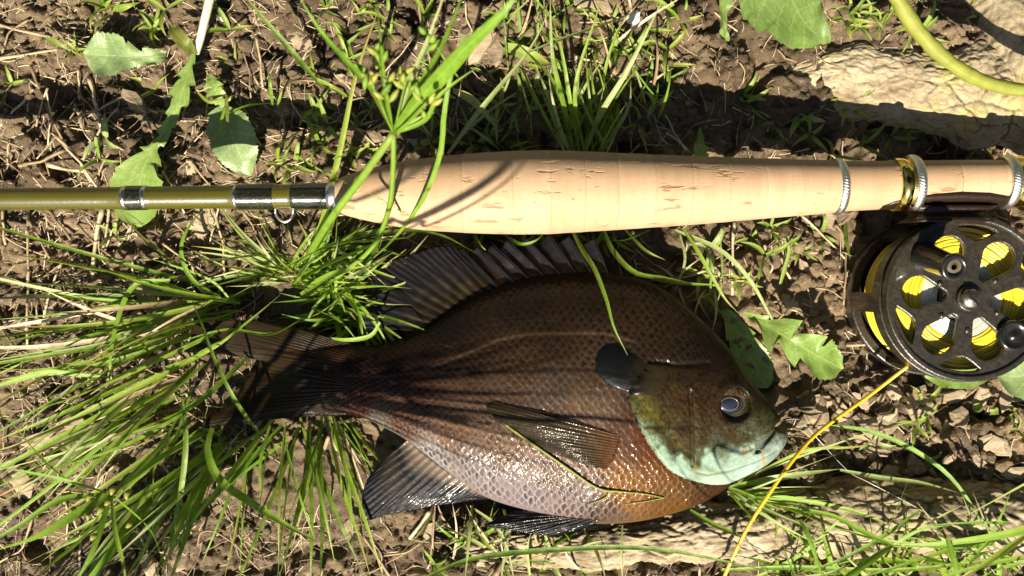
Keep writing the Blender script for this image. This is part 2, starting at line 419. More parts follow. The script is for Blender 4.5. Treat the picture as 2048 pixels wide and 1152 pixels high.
def leaf(name, pts, wid, mat, parent=None, teeth=None, nl=40, nw=9, cup=.12, fold=.10, wav=.0, seed=0, roll=0.0):
    """pts: (px,py,z) midrib; wid(t) half width in px; teeth(t, side) factor on the half width"""
    rs = np.random.default_rng(seed); C = catmull([P(*p) for p in pts], nl); T, S, N = frames(C)
    t = np.linspace(0, 1, nl); u = np.linspace(-1, 1, nw); z = np.mean([p[2] for p in pts]); k = (1-z/CAM_H)/PXMM
    S2 = S*math.cos(roll)+N*math.sin(roll); N2 = N*math.cos(roll)-S*math.sin(roll)
    V = np.zeros((nl, nw, 3)); ph = rs.uniform(0, 6, 4)
    for i in range(nl):
        for j, uu in enumerate(u):
            sd = 1 if uu > 0 else -1
            f = teeth(t[i], sd) if teeth else 1.0
            h = max(wid(t[i])*k*f, .15)
            # lobes reach a little backwards
            off = T[i]*(-(1-f)*h*.25*abs(uu))
            w = wav*(math.sin(t[i]*11+ph[0]+uu*2)+.6*math.sin(t[i]*23+ph[1]-uu*3))*abs(uu)
            vein = .22*math.sin((t[i]*16-abs(uu)*1.6)*2*math.pi*.5)*(1-abs(uu))*abs(uu)
            V[i, j] = C[i]+S2[i]*uu*h+N2[i]*(abs(uu)*h*fold+cup*h*uu*uu+w+vein)+off
    luv = np.stack([np.repeat(t, nw), np.tile(u, nl), np.zeros(nl*nw)], 1)
    return mesh(name, V.reshape(-1, 3), gridF(nl, nw), mat, parent, {'luv': ('FLOAT_VECTOR', luv)})

def copy_thing(src, loc, rz, sc, lab=None, group=None, rx=0, ry=0):
    o = src.copy(); COL.objects.link(o); o.parent = None
    o.location = Vector(loc)/1000; o.rotation_euler = (rx, ry, rz); o.scale = (sc, sc, sc) if not isinstance(sc, tuple) else sc
    if lab: o['label'] = lab
    if group: o['group'] = group
    for ch in src.children:
        c = ch.copy(); COL.objects.link(c); c.parent = o
    return o

# ------------------------------------------------------------------ ground
def axis(half, step, far):
    a = list(np.arange(-half, half+.01, step)); s = step; v = half; ext = []
    while v < far: s *= 1.28; v += s; ext.append(v)
    return np.array([-e for e in ext[::-1]]+a+ext)
xs = axis(234, .6, 4000); ys = axis(168, .6, 4000)
NX = (len(xs)-781)//2; NY = (len(ys)-561)//2
GX, GY = np.meshgrid(xs, ys, indexing='ij')
GZ = ground_h(GX, GY)
dist = np.maximum(np.abs(GX)-234, np.abs(GY)-168); GZ = GZ*np.clip(1-dist/600, .15, 1)
ground = mesh('ground', np.stack([GX, GY, GZ], -1).reshape(-1, 3), gridF(len(xs), len(ys)), 'soil', origin=(0, 0, 0))
label(ground, kind='structure')

# ------------------------------------------------------------------ bark-covered root and weathered branch
def bark_log(name, mid, half, height, mat, lab, cat, nu, nv, seed, amp, squash=1.0):
    """mid: px polyline (with z), half: half width px along it, height: mm above its line"""
    C = catmull([P(*p) for p in mid], nu); T, S, N = frames(C); t = np.linspace(0, 1, nu)
    hw = np.interp(t, np.linspace(0, 1, len(half)), half)/PXMM; hh = np.interp(t, np.linspace(0, 1, len(height)), height)
    a = np.linspace(-.28*np.pi, 1.28*np.pi, nv)
    U, A = np.meshgrid(np.concatenate([[0], np.cumsum(np.linalg.norm(np.diff(C, axis=0), axis=1))]), a, indexing='ij')
    W = A*hw.mean()
    wx = U+3*(fbm(U/8, W/8, seed)-.5)*2; ww = W+2.2*(fbm(U/11, W/6, seed+1)-.5)*2
    sl, sw = (13, 7.5) if mat == 'bark' else (20, 4.6)
    f1, f2, rid = worley(wx/sl, ww/sw, seed+2); plate = np.clip((f2-f1)*(4.5 if mat == 'bark' else 2.6), 0, 1)
    f1b, f2b, ridb = worley(wx/(4.0 if mat == 'bark' else 5.5), ww/(2.4 if mat == 'bark' else 1.9), seed+3); plate2 = np.clip((f2b-f1b)*2.4, 0, 1)
    gate = sstep(.36, .56, fbm(U/14, W/9, seed+9))
    d = amp*(.9*(plate**.5)*(.4+.6*rid)*(.3+.7*gate)+.40*plate2**.5*(.4+.6*ridb)+1.1*(fbm(U/6, W/4, seed+4)-.5)+.35*(fbm(U/1.3, W/1.0, seed+5, 3)-.5))
    d = d+amp*1.6*(fbm(U/26, W/14, seed+6)-.5)
    rag = 1+.22*(fbm(U/7, W*0+A*.0, seed+7, 4)-.5)*2
    ca = np.cos(A)*hw[:, None]*rag; sa = np.sin(A)*hh[:, None]*squash
    nx = np.cos(A); nz = np.sin(A)
    V = C[:, None]+S[:, None]*(-(ca+nx*d))[..., None]+N[:, None]*(sa+nz*d)[..., None]
    crack = np.clip(1-plate*2.6, 0, 1)*.95*gate+np.clip(1-plate2*3.0, 0, 1)*.45
    o = mesh(name, V.reshape(-1, 3), gridF(nu, nv), mat, None, {'crack': ('FLOAT', np.clip(crack, 0, 1).ravel())})
    return label(o, lab, cat)
bark_log('tree_root', [(1535, 178, -3), (1640, 160, 1.5), (1760, 168, 4.5), (1900, 185, 6), (2060, 195, 7), (2250, 205, 7)], [30, 62, 80, 92, 96, 100],
         [3.5, 6, 7.5, 8.5, 9, 9], 'bark', 'pale weathered tree root with yellowish lichen lying above the cork grip', 'root', 320, 190, 50, 1.15)
bark_log('tree_root', [(1950, -40, -2), (2010, 60, 5), (2032, 170, 7), (2052, 262, 4), (2075, 330, -4)], [50, 52, 46, 44, 30],
         [8, 10.5, 12, 12, 6], 'bark', 'short tan side root crossing the pale root, ending by the rod butt', 'root', 160, 110, 60, 1.0)
bark_log('fallen_branch', [(900, 1120, -7), (1050, 1100, -4), (1250, 1080, -1), (1450, 1055, 0), (1650, 1035, 0), (1850, 1030, 0), (2060, 1045, -1), (2250, 1060, -2)], [24, 36, 44, 56, 70, 74, 68, 60],
         [4, 6, 7, 9, 10.5, 11, 10, 9], 'driftwood', 'weathered fallen branch with flaking bark below the fish', 'branch', 460, 150, 70, 2.0)
bark_log('fallen_branch', [(640, 1150, -8), (800, 1158, -6), (1000, 1160, -5), (1200, 1175, -5), (1400, 1190, -6)], [20, 28, 30, 30, 24],
         [3, 5, 5, 5, 4], 'driftwood', 'thin half buried bark branch beside the bottom grass stems', 'branch', 160, 60, 80, .8)

# ------------------------------------------------------------------ fishing rod
ZA = lambda x: float(np.interp(x, [-400, 0, 1100, 1700, 2048, 2400], [36, 33, 27.0, 27.0, 27.0, 27.0]))
AY = lambda x: float(np.interp(x, [-400, 0, 250, 660, 1060, 1400, 1680, 1900, 2400], [402, 398, 396, 392, 385, 381, 373, 366, 358]))
def ax_pt(x): return np.array(P(x, AY(x), ZA(x)))
def ax_mm(rpx, x): return rpx/PXMM*(1-ZA(x)/CAM_H)
rod = empty('fishing_rod', (*ax_pt(1900)[:2], ax_pt(1900)[2]))
label(rod, 'fly rod with swelling cork grip, olive blank and black thread wraps', 'fishing rod')
def lathe(name, prof, mat, parent, seg=64, n=None, fn=None, closed=False):
    """prof: (px along rod, radius px) ; surface of revolution round the rod axis"""
    xs_ = [p[0] for p in prof]; V = []; N_ = len(prof)
    a = np.linspace(0, 2*np.pi, seg, endpoint=False)
    for (x, r) in prof:
        c = ax_pt(x); d = ax_pt(x+5)-ax_pt(x-5); d /= np.linalg.norm(d)
        s = np.cross(d, (0, 0, 1.)); s /= np.linalg.norm(s); u = np.cross(s, d); rr = ax_mm(r, x)
        k = fn(x, a) if fn else 0*a
        V.append(c+((rr+k)*np.cos(a))[:, None]*s+((rr+k)*np.sin(a))[:, None]*u)
    V = np.array(V).reshape(-1, 3); F = gridF(N_, seg, True).tolist()
    if not closed: F += [list(range(seg)), [(N_-1)*seg+k for k in range(seg)][::-1]]
    else: F += [[(N_-1)*seg+j, j, (j+1) % seg, (N_-1)*seg+(j+1) % seg] for j in range(seg)]
    return mesh(name, V, F, mat, parent)
bl = lambda x: float(np.interp(x, [-400, 0, 240, 250, 292, 302, 460, 475, 548, 560, 580, 590, 670], [20.5, 22, 22.5, 24, 24, 22.8, 23.2, 25.2, 25.5, 24, 24, 25.8, 26]))
lathe('blank', [(x, bl(x)) for x in list(range(-400, 240, 40))+list(range(240, 676, 4))], 'blank', rod, 40)
for x0, x1 in ((256, 287), (476, 549), (583, 655)):
    lathe('thread_wrap', [(x0, bl(x0)-.2)]+[(x, bl(x)+.7+.12*math.sin(x*2.1)) for x in np.arange(x0+.6, x1, 1.0)]+[(x1, bl(x1)-.2)], 'wrap_black', rod, 40)
for x0, x1 in ((247, 256), (287, 296), (470, 476)):
    lathe('trim_band', [(x0, bl(x0)-.4), (x0+1, bl(x0)+.6), (x1-1, bl(x1)+.9), (x1, bl(x1)-.2)], 'wrap_silver', rod, 40)
lathe('winding_check', [(654, 20), (655.5, 27.5), (662, 28.6), (668, 30.5), (674, 31), (677, 24)], 'steel', rod, 48)
hk = [(553, 405), (551, 424), (556, 436), (569, 444), (581, 438), (586, 424), (585, 405)]
tube('hook_keeper', [P(x, y, 28.5 if y < 420 else 26) for x, y in hk], .42, 'steel', rod, 40, 8)
gr = [(671, 29), (678, 33), (690, 39), (720, 48), (760, 57), (810, 67), (870, 74), (950, 80), (1040, 83.5), (1100, 83.5), (1200, 78.5), (1300, 73), (1400, 67.5), (1500, 61.5), (1600, 56), (1666, 52.5)]
GR = lambda x: float(np.interp(x, [g[0] for g in gr], [g[1] for g in gr]))
edges = [671, 712, 782, 853, 925, 1023, 1098, 1166, 1230, 1303, 1375, 1447, 1520, 1592, 1667]
for a_, b_ in zip(edges[:-1], edges[1:]):
    pr = [(a_, GR(a_)-3)]+[(a_+.05, GR(a_)-.22), (a_+.5, GR(a_+.5))]+[(x, GR(x)) for x in np.linspace(a_+5, b_-5, 9)]+[(b_-.5, GR(b_-.5)), (b_-.05, GR(b_)-.22), (b_, GR(b_)-3)]
    sd = int(a_); ph = R(0, 9)
    lathe('cork_ring', pr, 'cork', rod, 84, fn=lambda x, a: .09*(fbm(np.cos(a)*2.2+x/23+ph, np.sin(a)*2.2+ph, 3)-.5)*2)
# cork of the reel seat, in two rings either side of the sliding band
for a_, b_, r0, r1 in ((1684, 1802, 50, 47.5), (1802.5, 1905, 47.5, 45.5), (1905.5, 2010, 45.5, 44.5)):
    lathe('seat_cork', [(a_, r0-3), (a_+.2, r0-.4)]+[(x, np.interp(x, [a_, b_], [r0, r1])) for x in np.linspace(a_+2, b_-2, 9)]+[(b_-.2, r1-.4), (b_, r1-3)], 'cork', rod, 72)
def knurl(name, x, r, wd=9, amp=1.6):
    pr = [(x-wd+k*wd*2/14, r+amp*3.0*math.sin(math.pi*k/14)**.7-(3 if k in (0, 14) else 0)) for k in range(15)]
    V = lathe(name, pr, 'steel', rod, 240, fn=lambda xx, a: .10*np.sign(np.sin(a*60+(xx-x)*.55))*math.cos((xx-x)/wd*1.4))
    return V
knurl('knurled_ring', 1674, 51.5, 9)
knurl('knurled_ring', 1822, 53.5, 10)
knurl('knurled_ring', 2010, 49, 11)
lathe('sliding_band', [(1784, 49.0), (1784.5, 53.2), (1814, 54), (1814.2, 49)], 'brass', rod, 96)
lathe('butt_band', [(2018, 46), (2018.4, 50.5), (2095, 50.0), (2096, 44)], 'brass', rod, 96)
lathe('butt_cork', [(2096, 40), (2097, 50), (2150, 52), (2170, 46), (2176, 20)], 'cork', rod, 72)

# ------------------------------------------------------------------ fly reel
RC = np.array([136.7, -3.1]); RR = 25.4
reel = empty('fly_reel', (RC[0], RC[1], 4)); label(reel, 'black fly reel with pierced spool face, wound with yellow line', 'fishing reel')
def circ(cx, cy, r, n=40, a0=0, a1=360):
    return [(cx+r*math.cos(math.radians(a0+(a1-a0)*i/(n if a1-a0 < 360 else n))), cy+r*math.sin(math.radians(a0+(a1-a0)*i/n))) for i in range(n+(0 if a1-a0 >= 360 else 1))]
def plate(name, outer, holes, z0, z1, mat, parent, bev=.25, cx=None):
    cu = bpy.data.curves.new('outline', 'CURVE'); cu.dimensions = '2D'; cu.fill_mode = 'BOTH'
    for pts in [outer]+holes:
        sp = cu.splines.new('POLY'); sp.points.add(len(pts)-1)
        for k, (x, y) in enumerate(pts): sp.points[k].co = (x, y, 0, 1)
        sp.use_cyclic_u = True
    cu.extrude = (z1-z0)/2-bev; cu.bevel_depth = bev; cu.bevel_resolution = 1; cu.offset = -bev
    ob = bpy.data.objects.new('outline', cu); COL.objects.link(ob)
    me = bpy.data.meshes.new_from_object(ob.evaluated_get(bpy.context.evaluated_depsgraph_get()))
    V = np.zeros(len(me.vertices)*3); me.vertices.foreach_get('co', V); V = V.reshape(-1, 3)
    F = [list(p.vertices) for p in me.polygons]
    bpy.data.objects.remove(ob); bpy.data.curves.remove(cu); bpy.data.meshes.remove(me)
    V = V+np.array([RC[0], RC[1], (z0+z1)/2])
    return mesh(name, V, F, mat, parent, smooth=False)
def tear(deg):
    a = math.radians(deg); c, s = math.cos(a), math.sin(a)
    pts = circ(15.0, 0, 4.85, 26, -104, 104)+circ(8.2, 0, 1.75, 12, 104, 256)
    return [(x*c-y*s, x*s+y*c) for x, y in pts]
def cresc(deg):
    pts = [(21.9*math.cos(math.radians(t)), 21.9*math.sin(math.radians(t))) for t in np.linspace(-14, 14, 13)]+[(20.6, 5.9), (19.0, 3.6), (17.9, 1.5), (17.6, 0), (17.9, -1.5), (19.0, -3.6), (20.6, -5.9)]
    a = math.radians(deg); c, s = math.cos(a), math.sin(a)
    return [(x*c-y*s, x*s+y*c) for x, y in pts]
base_a = 173
holes = [tear(base_a+60*k) for k in range(6)]
cres = [cresc(base_a+30+60*k) for k in range(6) if k not in (2, 5)]
keepc = [cresc(base_a+30+60*k) for k in (0, 1, 3, 4)]
KNOB = np.array(P(1857, 512, 32.5)[:2])
cres2 = [c for c in [cresc(base_a+30+60*k) for k in range(6)] if min(math.hypot(RC[0]+x-KNOB[0], RC[1]+y-KNOB[1]) for x, y in c) > 3.8]
cres2 = [c for c in cres2 if not (np.mean([p[0] for p in c]) > 8 and np.mean([p[1] for p in c]) < -6)]
sp_face = plate('spool_face', circ(0, 0, 24.0, 90), holes+cres2, 34.2, 36.0, 'black_enamel', reel, .4)
plate('spool_rim', circ(0, 0, 25.0, 96), [circ(0, 0, 23.2, 96)], 33.0, 36.8, 'black_enamel', reel, .45)
plate('frame_ring', circ(0, 0, RR, 96), [circ(0, 0, 23.6, 96)], 27.0, 32.6, 'black_enamel', reel, .3)
bh = [circ(14.5*math.cos(math.radians(d)), 14.5*math.sin(math.radians(d)), 5.0, 28) for d in range(20, 380, 60)]
plate('back_plate', circ(0, 0, RR, 96), bh, 4.0, 6.2, 'black_enamel', reel, .5)
plate('back_rim', circ(0, 0, RR+.15, 96), [circ(0, 0, 22.4, 96)], 5.2, 10.0, 'black_enamel', reel, .6)
for d0, d1 in ((176, 190), (118, 130), (60, 74), (236, 246), (300, 312), (0, 12)):
    o_ = circ(0, 0, RR-.1, 12, d0, d1)+circ(0, 0, RR-2.0, 12, d0, d1)[::-1]
    plate('pillar', o_, [], 8.0, 29.0, 'black_enamel', reel, .25)
# wound line: rings one can count in the holes, yellow outside, white backing inside
def ring_geo(r, z, tr, n=84, seg=8, wob=0.0, ph=0):
    a = np.linspace(0, 2*np.pi, n, endpoint=False); b = np.linspace(0, 2*np.pi, seg, endpoint=False)
    A, B = np.meshgrid(a, b, indexing='ij'); rr = r+wob*np.sin(A*2+ph)+tr*np.cos(B)
    return np.stack([RC[0]+rr*np.cos(A), RC[1]+rr*np.sin(A), z+wob*np.cos(A*3+ph)+tr*np.sin(B)], -1).reshape(-1, 3), gridF(n, seg, True, True)
k = 0
for r in np.arange(12.7, 21.6, .86):
    V, F = ring_geo(r, 31.3-.08*abs(r-17)+R(-.12, .12), .56, wob=R(.05, .45), ph=R(0, 6)); mesh('line_wrap', V, F, 'line_yellow', reel)
for z in np.arange(11.2, 30.5, 1.12):
    V, F = ring_geo(21.0+R(-.35, .3), z, .57, wob=.15, ph=R(0, 6)); mesh('line_wrap', V, F, 'line_yellow', reel)
V, F = ring_geo(22.4, 20, .55, wob=.35); mesh('line_wrap', V, F, 'line_yellow', reel)
V, F = ring_geo(22.3, 24.4, .55, wob=.5, ph=2); mesh('line_wrap', V, F, 'line_yellow', reel)
for r in np.arange(7.4, 12.5, .5):
    V, F = ring_geo(r, 30.9, .30, 64, 6, .04, R(0, 6)); mesh('backing_wrap', V, F, 'backing', reel)
plate('spool_core', circ(0, 0, 20.4, 60), [], 10.6, 30.5, 'backing', reel, .2)
plate('spool_hub', circ(0, 0, 6.9, 40), [], 30, 34.6, 'black_enamel', reel, .2)
plate('hub_collar', circ(0, 0, 3.9, 40), [], 35.5, 37.2, 'black_enamel', reel, .4)
def disc_screw():
    a = np.linspace(0, 2*np.pi, 40, endpoint=False)
    pr = [(2.9, 37.0), (2.9, 38.1), (2.6, 38.6), (1.6, 39.0), (.5, 39.15)]
    V = [[RC[0]-.2+r*math.cos(t), RC[1]+r*math.sin(t), z] for r, z in pr for t in a]
    # the slot: pull the vertices along it down
    ca, sa = math.cos(math.radians(-50)), math.sin(math.radians(-50)); W = []
    for x, y, z in V:
        dx, dy = x-RC[0]+.2, y-RC[1]; off = abs(-dx*sa+dy*ca)
        W.append([x, y, z])
    F = gridF(len(pr), 40, True).tolist()+[[4*40+j for j in range(40)]]
    s = mesh('centre_screw', W, F, 'dull_steel', reel)
    L, w = 2.5, .36; B = []
    for zz in (38.2, 39.22):
        for u, v in ((-L, -w), (L, -w), (L, w), (-L, w)): B.append([RC[0]-.2+u*ca-v*sa, RC[1]+u*sa+v*ca, zz])
    mesh('screw_slot', B, [[0, 3, 2, 1], [4, 5, 6, 7], [0, 1, 5, 4], [1, 2, 6, 5], [2, 3, 7, 6], [3, 0, 4, 7]], 'knob_black', s, smooth=False)
disc_screw()
for d in (28, 88+60, 208, 263, 328):
    a = math.radians(d+base_a-173+5); V = []; pr = [(1.0, 35.8), (.95, 36.25), (.6, 36.5), (.1, 36.55)]
    for r, z in pr:
        for t in np.linspace(0, 2*np.pi, 16, endpoint=False): V.append([RC[0]+9.6*math.cos(a)+r*math.cos(t), RC[1]+9.6*math.sin(a)+r*math.sin(t), z])
    mesh('rivet', V, gridF(4, 16, True).tolist()+[[48+j for j in range(16)]], 'black_enamel', reel)
# winding knob (leaning) and its hollow end
k0 = np.array([KNOB[0], KNOB[1], 35.8]); k1 = np.array(P(1911, 536, 48))+np.array([0, 0, 5.5])
d = (k1-k0)/np.linalg.norm(k1-k0)
kp = [(0, 4.1), (.04, 4.5), (.10, 4.3), (.2, 3.85), (.6, 3.7), (.86, 3.75), (.94, 4.05), (.985, 3.9), (1.0, 3.4), (1.0, 2.3), (.93, 2.1)]
V = []; s = np.cross(d, (0, 1., 0)); s /= np.linalg.norm(s); u = np.cross(d, s)
for t, r in kp:
    for a in np.linspace(0, 2*np.pi, 40, endpoint=False): V.append(k0+(k1-k0)*t+r*(math.cos(a)*s+math.sin(a)*u))
kn = mesh('winding_knob', V, gridF(len(kp), 40, True).tolist(), 'knob_black', reel)
V = [k0+(k1-k0)*.94+2.2*(math.cos(a)*s+math.sin(a)*u) for a in np.linspace(0, 2*np.pi, 24, endpoint=False)]+[k0+(k1-k0)*.94+.8*(math.cos(a)*s+math.sin(a)*u)+d*.25 for a in np.linspace(0, 2*np.pi, 24, endpoint=False)]
mesh('knob_end', V, gridF(2, 24, True).tolist()+[[24+j for j in range(24)]], 'knob_end', kn)
cw = np.array(P(2030, 672, 32.5)); V = []
pr = [(4.7, 35.9), (4.7, 37.5), (4.2, 38.1), (3.5, 38.1), (3.2, 37.7), (1.2, 37.6), (.9, 38.0), (.2, 38.1)]
for r, z in pr:
    for t in np.linspace(0, 2*np.pi, 40, endpoint=False): V.append([cw[0]+r*math.cos(t), cw[1]+r*math.sin(t), z])
mesh('counterweight', V, gridF(len(pr), 40, True).tolist()+[[7*40+j for j in range(40)]], 'knob_black', reel)
reel.location.z -= .0055; reel['_o'] = [reel['_o'][0], reel['_o'][1], reel['_o'][2]-5.5]     # bedded into the soil
# foot: saddle under the grip and two tabs under the bands
def foot():
    xs_ = [(1756, 3.5), (1775, 5.2), (1800, 6.2), (1850, 7.2), (1905, 7.5), (1960, 7.0), (2005, 5.6), (2030, 4.0)]; V = []
    for x, w in xs_:
        c = ax_pt(x); r = ax_mm(46, x)+.1
        for a in np.linspace(-w/r, w/r, 9):
            V.append([c[0], c[1]-r*math.cos(a)*1.0, c[2]-r*math.sin(a)])
        for a in np.linspace(-w/r, w/r, 9)[::-1]:
            V.append([c[0], c[1]-(r+.45)*math.cos(a), c[2]-(r+.45)*math.sin(a)])
    F = gridF(len(xs_), 18, True).tolist()+[list(range(18)), [(len(xs_)-1)*18+j for j in range(18)][::-1]]
    f = mesh('reel_foot', V, F, 'bronze_foot', reel)
    c = ax_pt(1905); y0 = c[1]-ax_mm(47, 1905)-.6; V = []
    ytop, ybot = y0+.5, RC[1]+RR-2.5
    for y, w, h in ((ytop, 15, 6.5), (ytop-1.2, 12.5, 5.5), ((ytop+ybot)/2, 10, 5), (ybot+1.5, 11, 7), (ybot, 13, 9)):
        for a in np.linspace(0, 2*np.pi, 24, endpoint=False):
            V.append([c[0]-2+w*math.copysign(abs(math.cos(a))**.5, math.cos(a)), y, c[2]-1+h*math.copysign(abs(math.sin(a))**.5, math.sin(a))])
    mesh('foot_post', V, gridF(5, 24, True).tolist()+[list(range(24)), [96+j for j in range(24)][::-1]], 'bronze_foot', f)
foot()
# loose line leaving the reel, across the leaves to the bottom edge
lp = [(1832, 722, 20), (1808, 738, 17), (1740, 790, 13), (1640, 862, 14), (1590, 915, 17), (1540, 985, 19), (1490, 1065, 17), (1448, 1155, 12), (1425, 1230, 4)]
label(tube('fly_line', [P(*p) for p in lp], lambda t: .62, 'line_loose', None, 60, 10), 'loose yellow fly line running from the reel past the fish mouth', 'fishing line')
tp = [(1545, 846, 13), (1590, 838, 10), (1610, 850, 6), (1660, 905, 5), (1700, 945, 9), (1732, 962, 12), (1790, 992, 13), (1850, 1025, 13), (1930, 1075, 11), (2000, 1160, 8)]
label(tube('leader', [P(*p) for p in tp], .09, 'tippet', None, 70, 6), 'thin clear leader trailing from the fish mouth over the branch', 'fishing line')

# ------------------------------------------------------------------ fish
TOP = [(612, 702), (660, 694), (720, 691), (780, 684), (847, 657), (923, 608), (992, 574), (1060, 554), (1130, 546), (1200, 545), (1270, 553), (1320, 573), (1374, 612), (1435, 670), (1466, 708), (1487, 740), (1520, 783), (1545, 814), (1560, 838), (1570, 858), (1574, 866)]
BOT = [(612, 824), (680, 826), (720, 833), (767, 854), (819, 884), (900, 946), (975, 995), (1062, 1022), (1130, 1039), (1201, 1047), (1270, 1043), (1340, 1028), (1400, 1007), (1440, 984), (1463, 964), (1490, 950), (1526, 932), (1551, 912), (1566, 893), (1572, 878), (1574, 872)]
THK = [(612, 2.2), (660, 3.6), (720, 5.2), (800, 7.2), (950, 11.6), (1100, 14.4), (1250, 15.2), (1350, 14.4), (1430, 12.0), (1500, 8.8), (1545, 5.6), (1565, 3.0), (1574, 1.0)]
ZC = 14.0
def smooth_interp(tab):
    p = catmull([(a, b, 0) for a, b in tab], 400); return lambda x: np.interp(x, p[:, 0], p[:, 1])
fTop, fBot, fThk = smooth_interp(TOP), smooth_interp(BOT), smooth_interp(THK)
def seg_dist(x, y, poly):
    d = np.full(x.shape, 1e9)
    for (ax, ay), (bx, by) in zip(poly[:-1], poly[1:]):
        vx, vy = bx-ax, by-ay; t = np.clip(((x-ax)*vx+(y-ay)*vy)/(vx*vx+vy*vy+1e-9), 0, 1)
        d = np.minimum(d, np.hypot(x-ax-t*vx, y-ay-t*vy))
    return d
def inside(x, y, poly):
    c = np.zeros(x.shape, bool); n = len(poly)
    for i in range(n):
        (x0, y0), (x1, y1) = poly[i], poly[(i+1) % n]
        if y0 == y1: continue
        m = ((y0 > y) != (y1 > y)) & (x < (x1-x0)*(y-y0)/(y1-y0)+x0); c ^= m
    return c
GILL = [tuple(q[:2]) for q in catmull([(1285, 720, 0), (1246, 776, 0), (1258, 815, 0), (1275, 855, 0), (1300, 895, 0), (1332, 928, 0), (1380, 950, 0), (1435, 961, 0), (1490, 958, 0)], 60)]
HEAD = GILL+[(1640, 958), (1640, 690), (1490, 700), (1420, 735), (1340, 725)]
GILLLINE = GILL[6:]
def head_mask(x, y): return inside(x, y, HEAD)
def scales(x, y, s, half):
    """overlapping scales pointing to the tail: returns local distance r (0..1), along-offset, id"""
    dx, dy = 16.5, 9.6; b = s*.5*(half+215)+400; Rr = 13.0
    wob = 7*(fbm(x/40, y/40, 7, 3)-.5); xx = x+wob*2; b = b+wob
    j0 = np.floor(b/dy); best = np.full(x.shape, -1e9); rr = np.ones(x.shape); al = np.zeros(x.shape); rid = np.zeros(x.shape)
    for dj in range(-2, 3):
        j = j0+dj; off = (j % 2)*.5
        i0 = np.floor(xx/dx-off)
        for di in range(-1, 3):
            i = i0+di; cx = (i+off)*dx+4.5*(hsh(i, j, 5)-.5); cy = j*dy+3*(hsh(i, j, 6)-.5)
            d = np.hypot((xx-cx)*1.0, (b-cy)*1.18); m = (d < Rr) & (cx > best)
            best = np.where(m, cx, best); rr = np.where(m, d/Rr, rr); al = np.where(m, (cx-xx)/Rr, al); rid = np.where(m, hsh(i, j, 8), rid)
    return rr, al, rid
SB = [(900, 640, 40, 28, 15), (1050, 600, 46, 32, 18), (1200, 590, 56, 40, 26), (1330, 640, 74, 54, 38), (1100, 680, 66, 45, 25), (1250, 640, 78, 56, 40), (950, 720, 66, 42, 22),
      (800, 740, 50, 31, 14), (700, 740, 46, 28, 13), (650, 760, 40, 25, 13), (720, 795, 96, 42, 14), (660, 812, 60, 40, 26), (850, 785, 78, 46, 26), (1000, 760, 92, 66, 50), (1100, 760, 98, 78, 66), (1180, 800, 124, 98, 80),
      (800, 826, 112, 68, 40), (900, 860, 130, 92, 62), (770, 848, 132, 122, 112), (870, 905, 166, 156, 152), (960, 945, 158, 143, 142), (1060, 980, 154, 137, 138), (1000, 880, 136, 104, 80),
      (1100, 930, 142, 114, 100), (1150, 990, 140, 120, 116), (1200, 1025, 108, 86, 72), (1250, 960, 156, 104, 44), (1300, 930, 126, 78, 24), (1280, 880, 86, 48, 20), (1350, 985, 118, 78, 28),
      (1400, 990, 80, 48, 22), (1240, 840, 98, 68, 48), (1150, 860, 128, 96, 76), (1300, 690, 68, 48, 32), (1380, 690, 56, 40, 25), (1050, 720, 84, 58, 38), (1180, 720, 92, 66, 50)]
SH = [(1300, 760, 62, 46, 20), (1350, 790, 74, 50, 22), (1420, 830, 70, 50, 24), (1440, 862, 80, 60, 28), (1350, 850, 82, 58, 26), (1400, 740, 52, 37, 20), (1480, 760, 46, 36, 20), (1500, 810, 64, 58, 32), (1525, 835, 92, 92, 60),
      (1288, 822, 110, 104, 44), (1310, 830, 86, 68, 30), (1330, 872, 84, 68, 32), (1284, 862, 146, 176, 140), (1308, 902, 158, 196, 164), (1340, 925, 162, 200, 170), (1400, 908, 166, 202, 176), (1378, 904, 110, 110, 70), (1450, 908, 162, 194, 172), (1500, 910, 166, 192, 178), (1550, 888, 150, 176, 164), (1420, 945, 170, 200, 172),
      (1470, 940, 168, 198, 188), (1500, 882, 140, 150, 128), (1530, 858, 110, 110, 80), (1478, 896, 156, 184, 160), (1430, 886, 120, 130, 94), (1560, 872, 130, 140, 118), (1390, 872, 82, 60, 28), (1470, 868, 88, 78, 42), (1400, 800, 70, 48, 22), (1450, 750, 46, 35, 19), (1350, 740, 56, 40, 22), (1355, 890, 96, 86, 44), (1540, 838, 84, 76, 48)]
def idw(x, y, S, sig):
    w_ = np.zeros(x.shape); c = np.zeros(x.shape+(3,))
    for (a, b, r, g, bb) in S:
        w = 1/(((x-a)**2+(y-b)**2)/sig**2+.25)**2.0; w_ += w; c += w[..., None]*np.array(lin(r, g, bb))
    return c/w_[..., None]
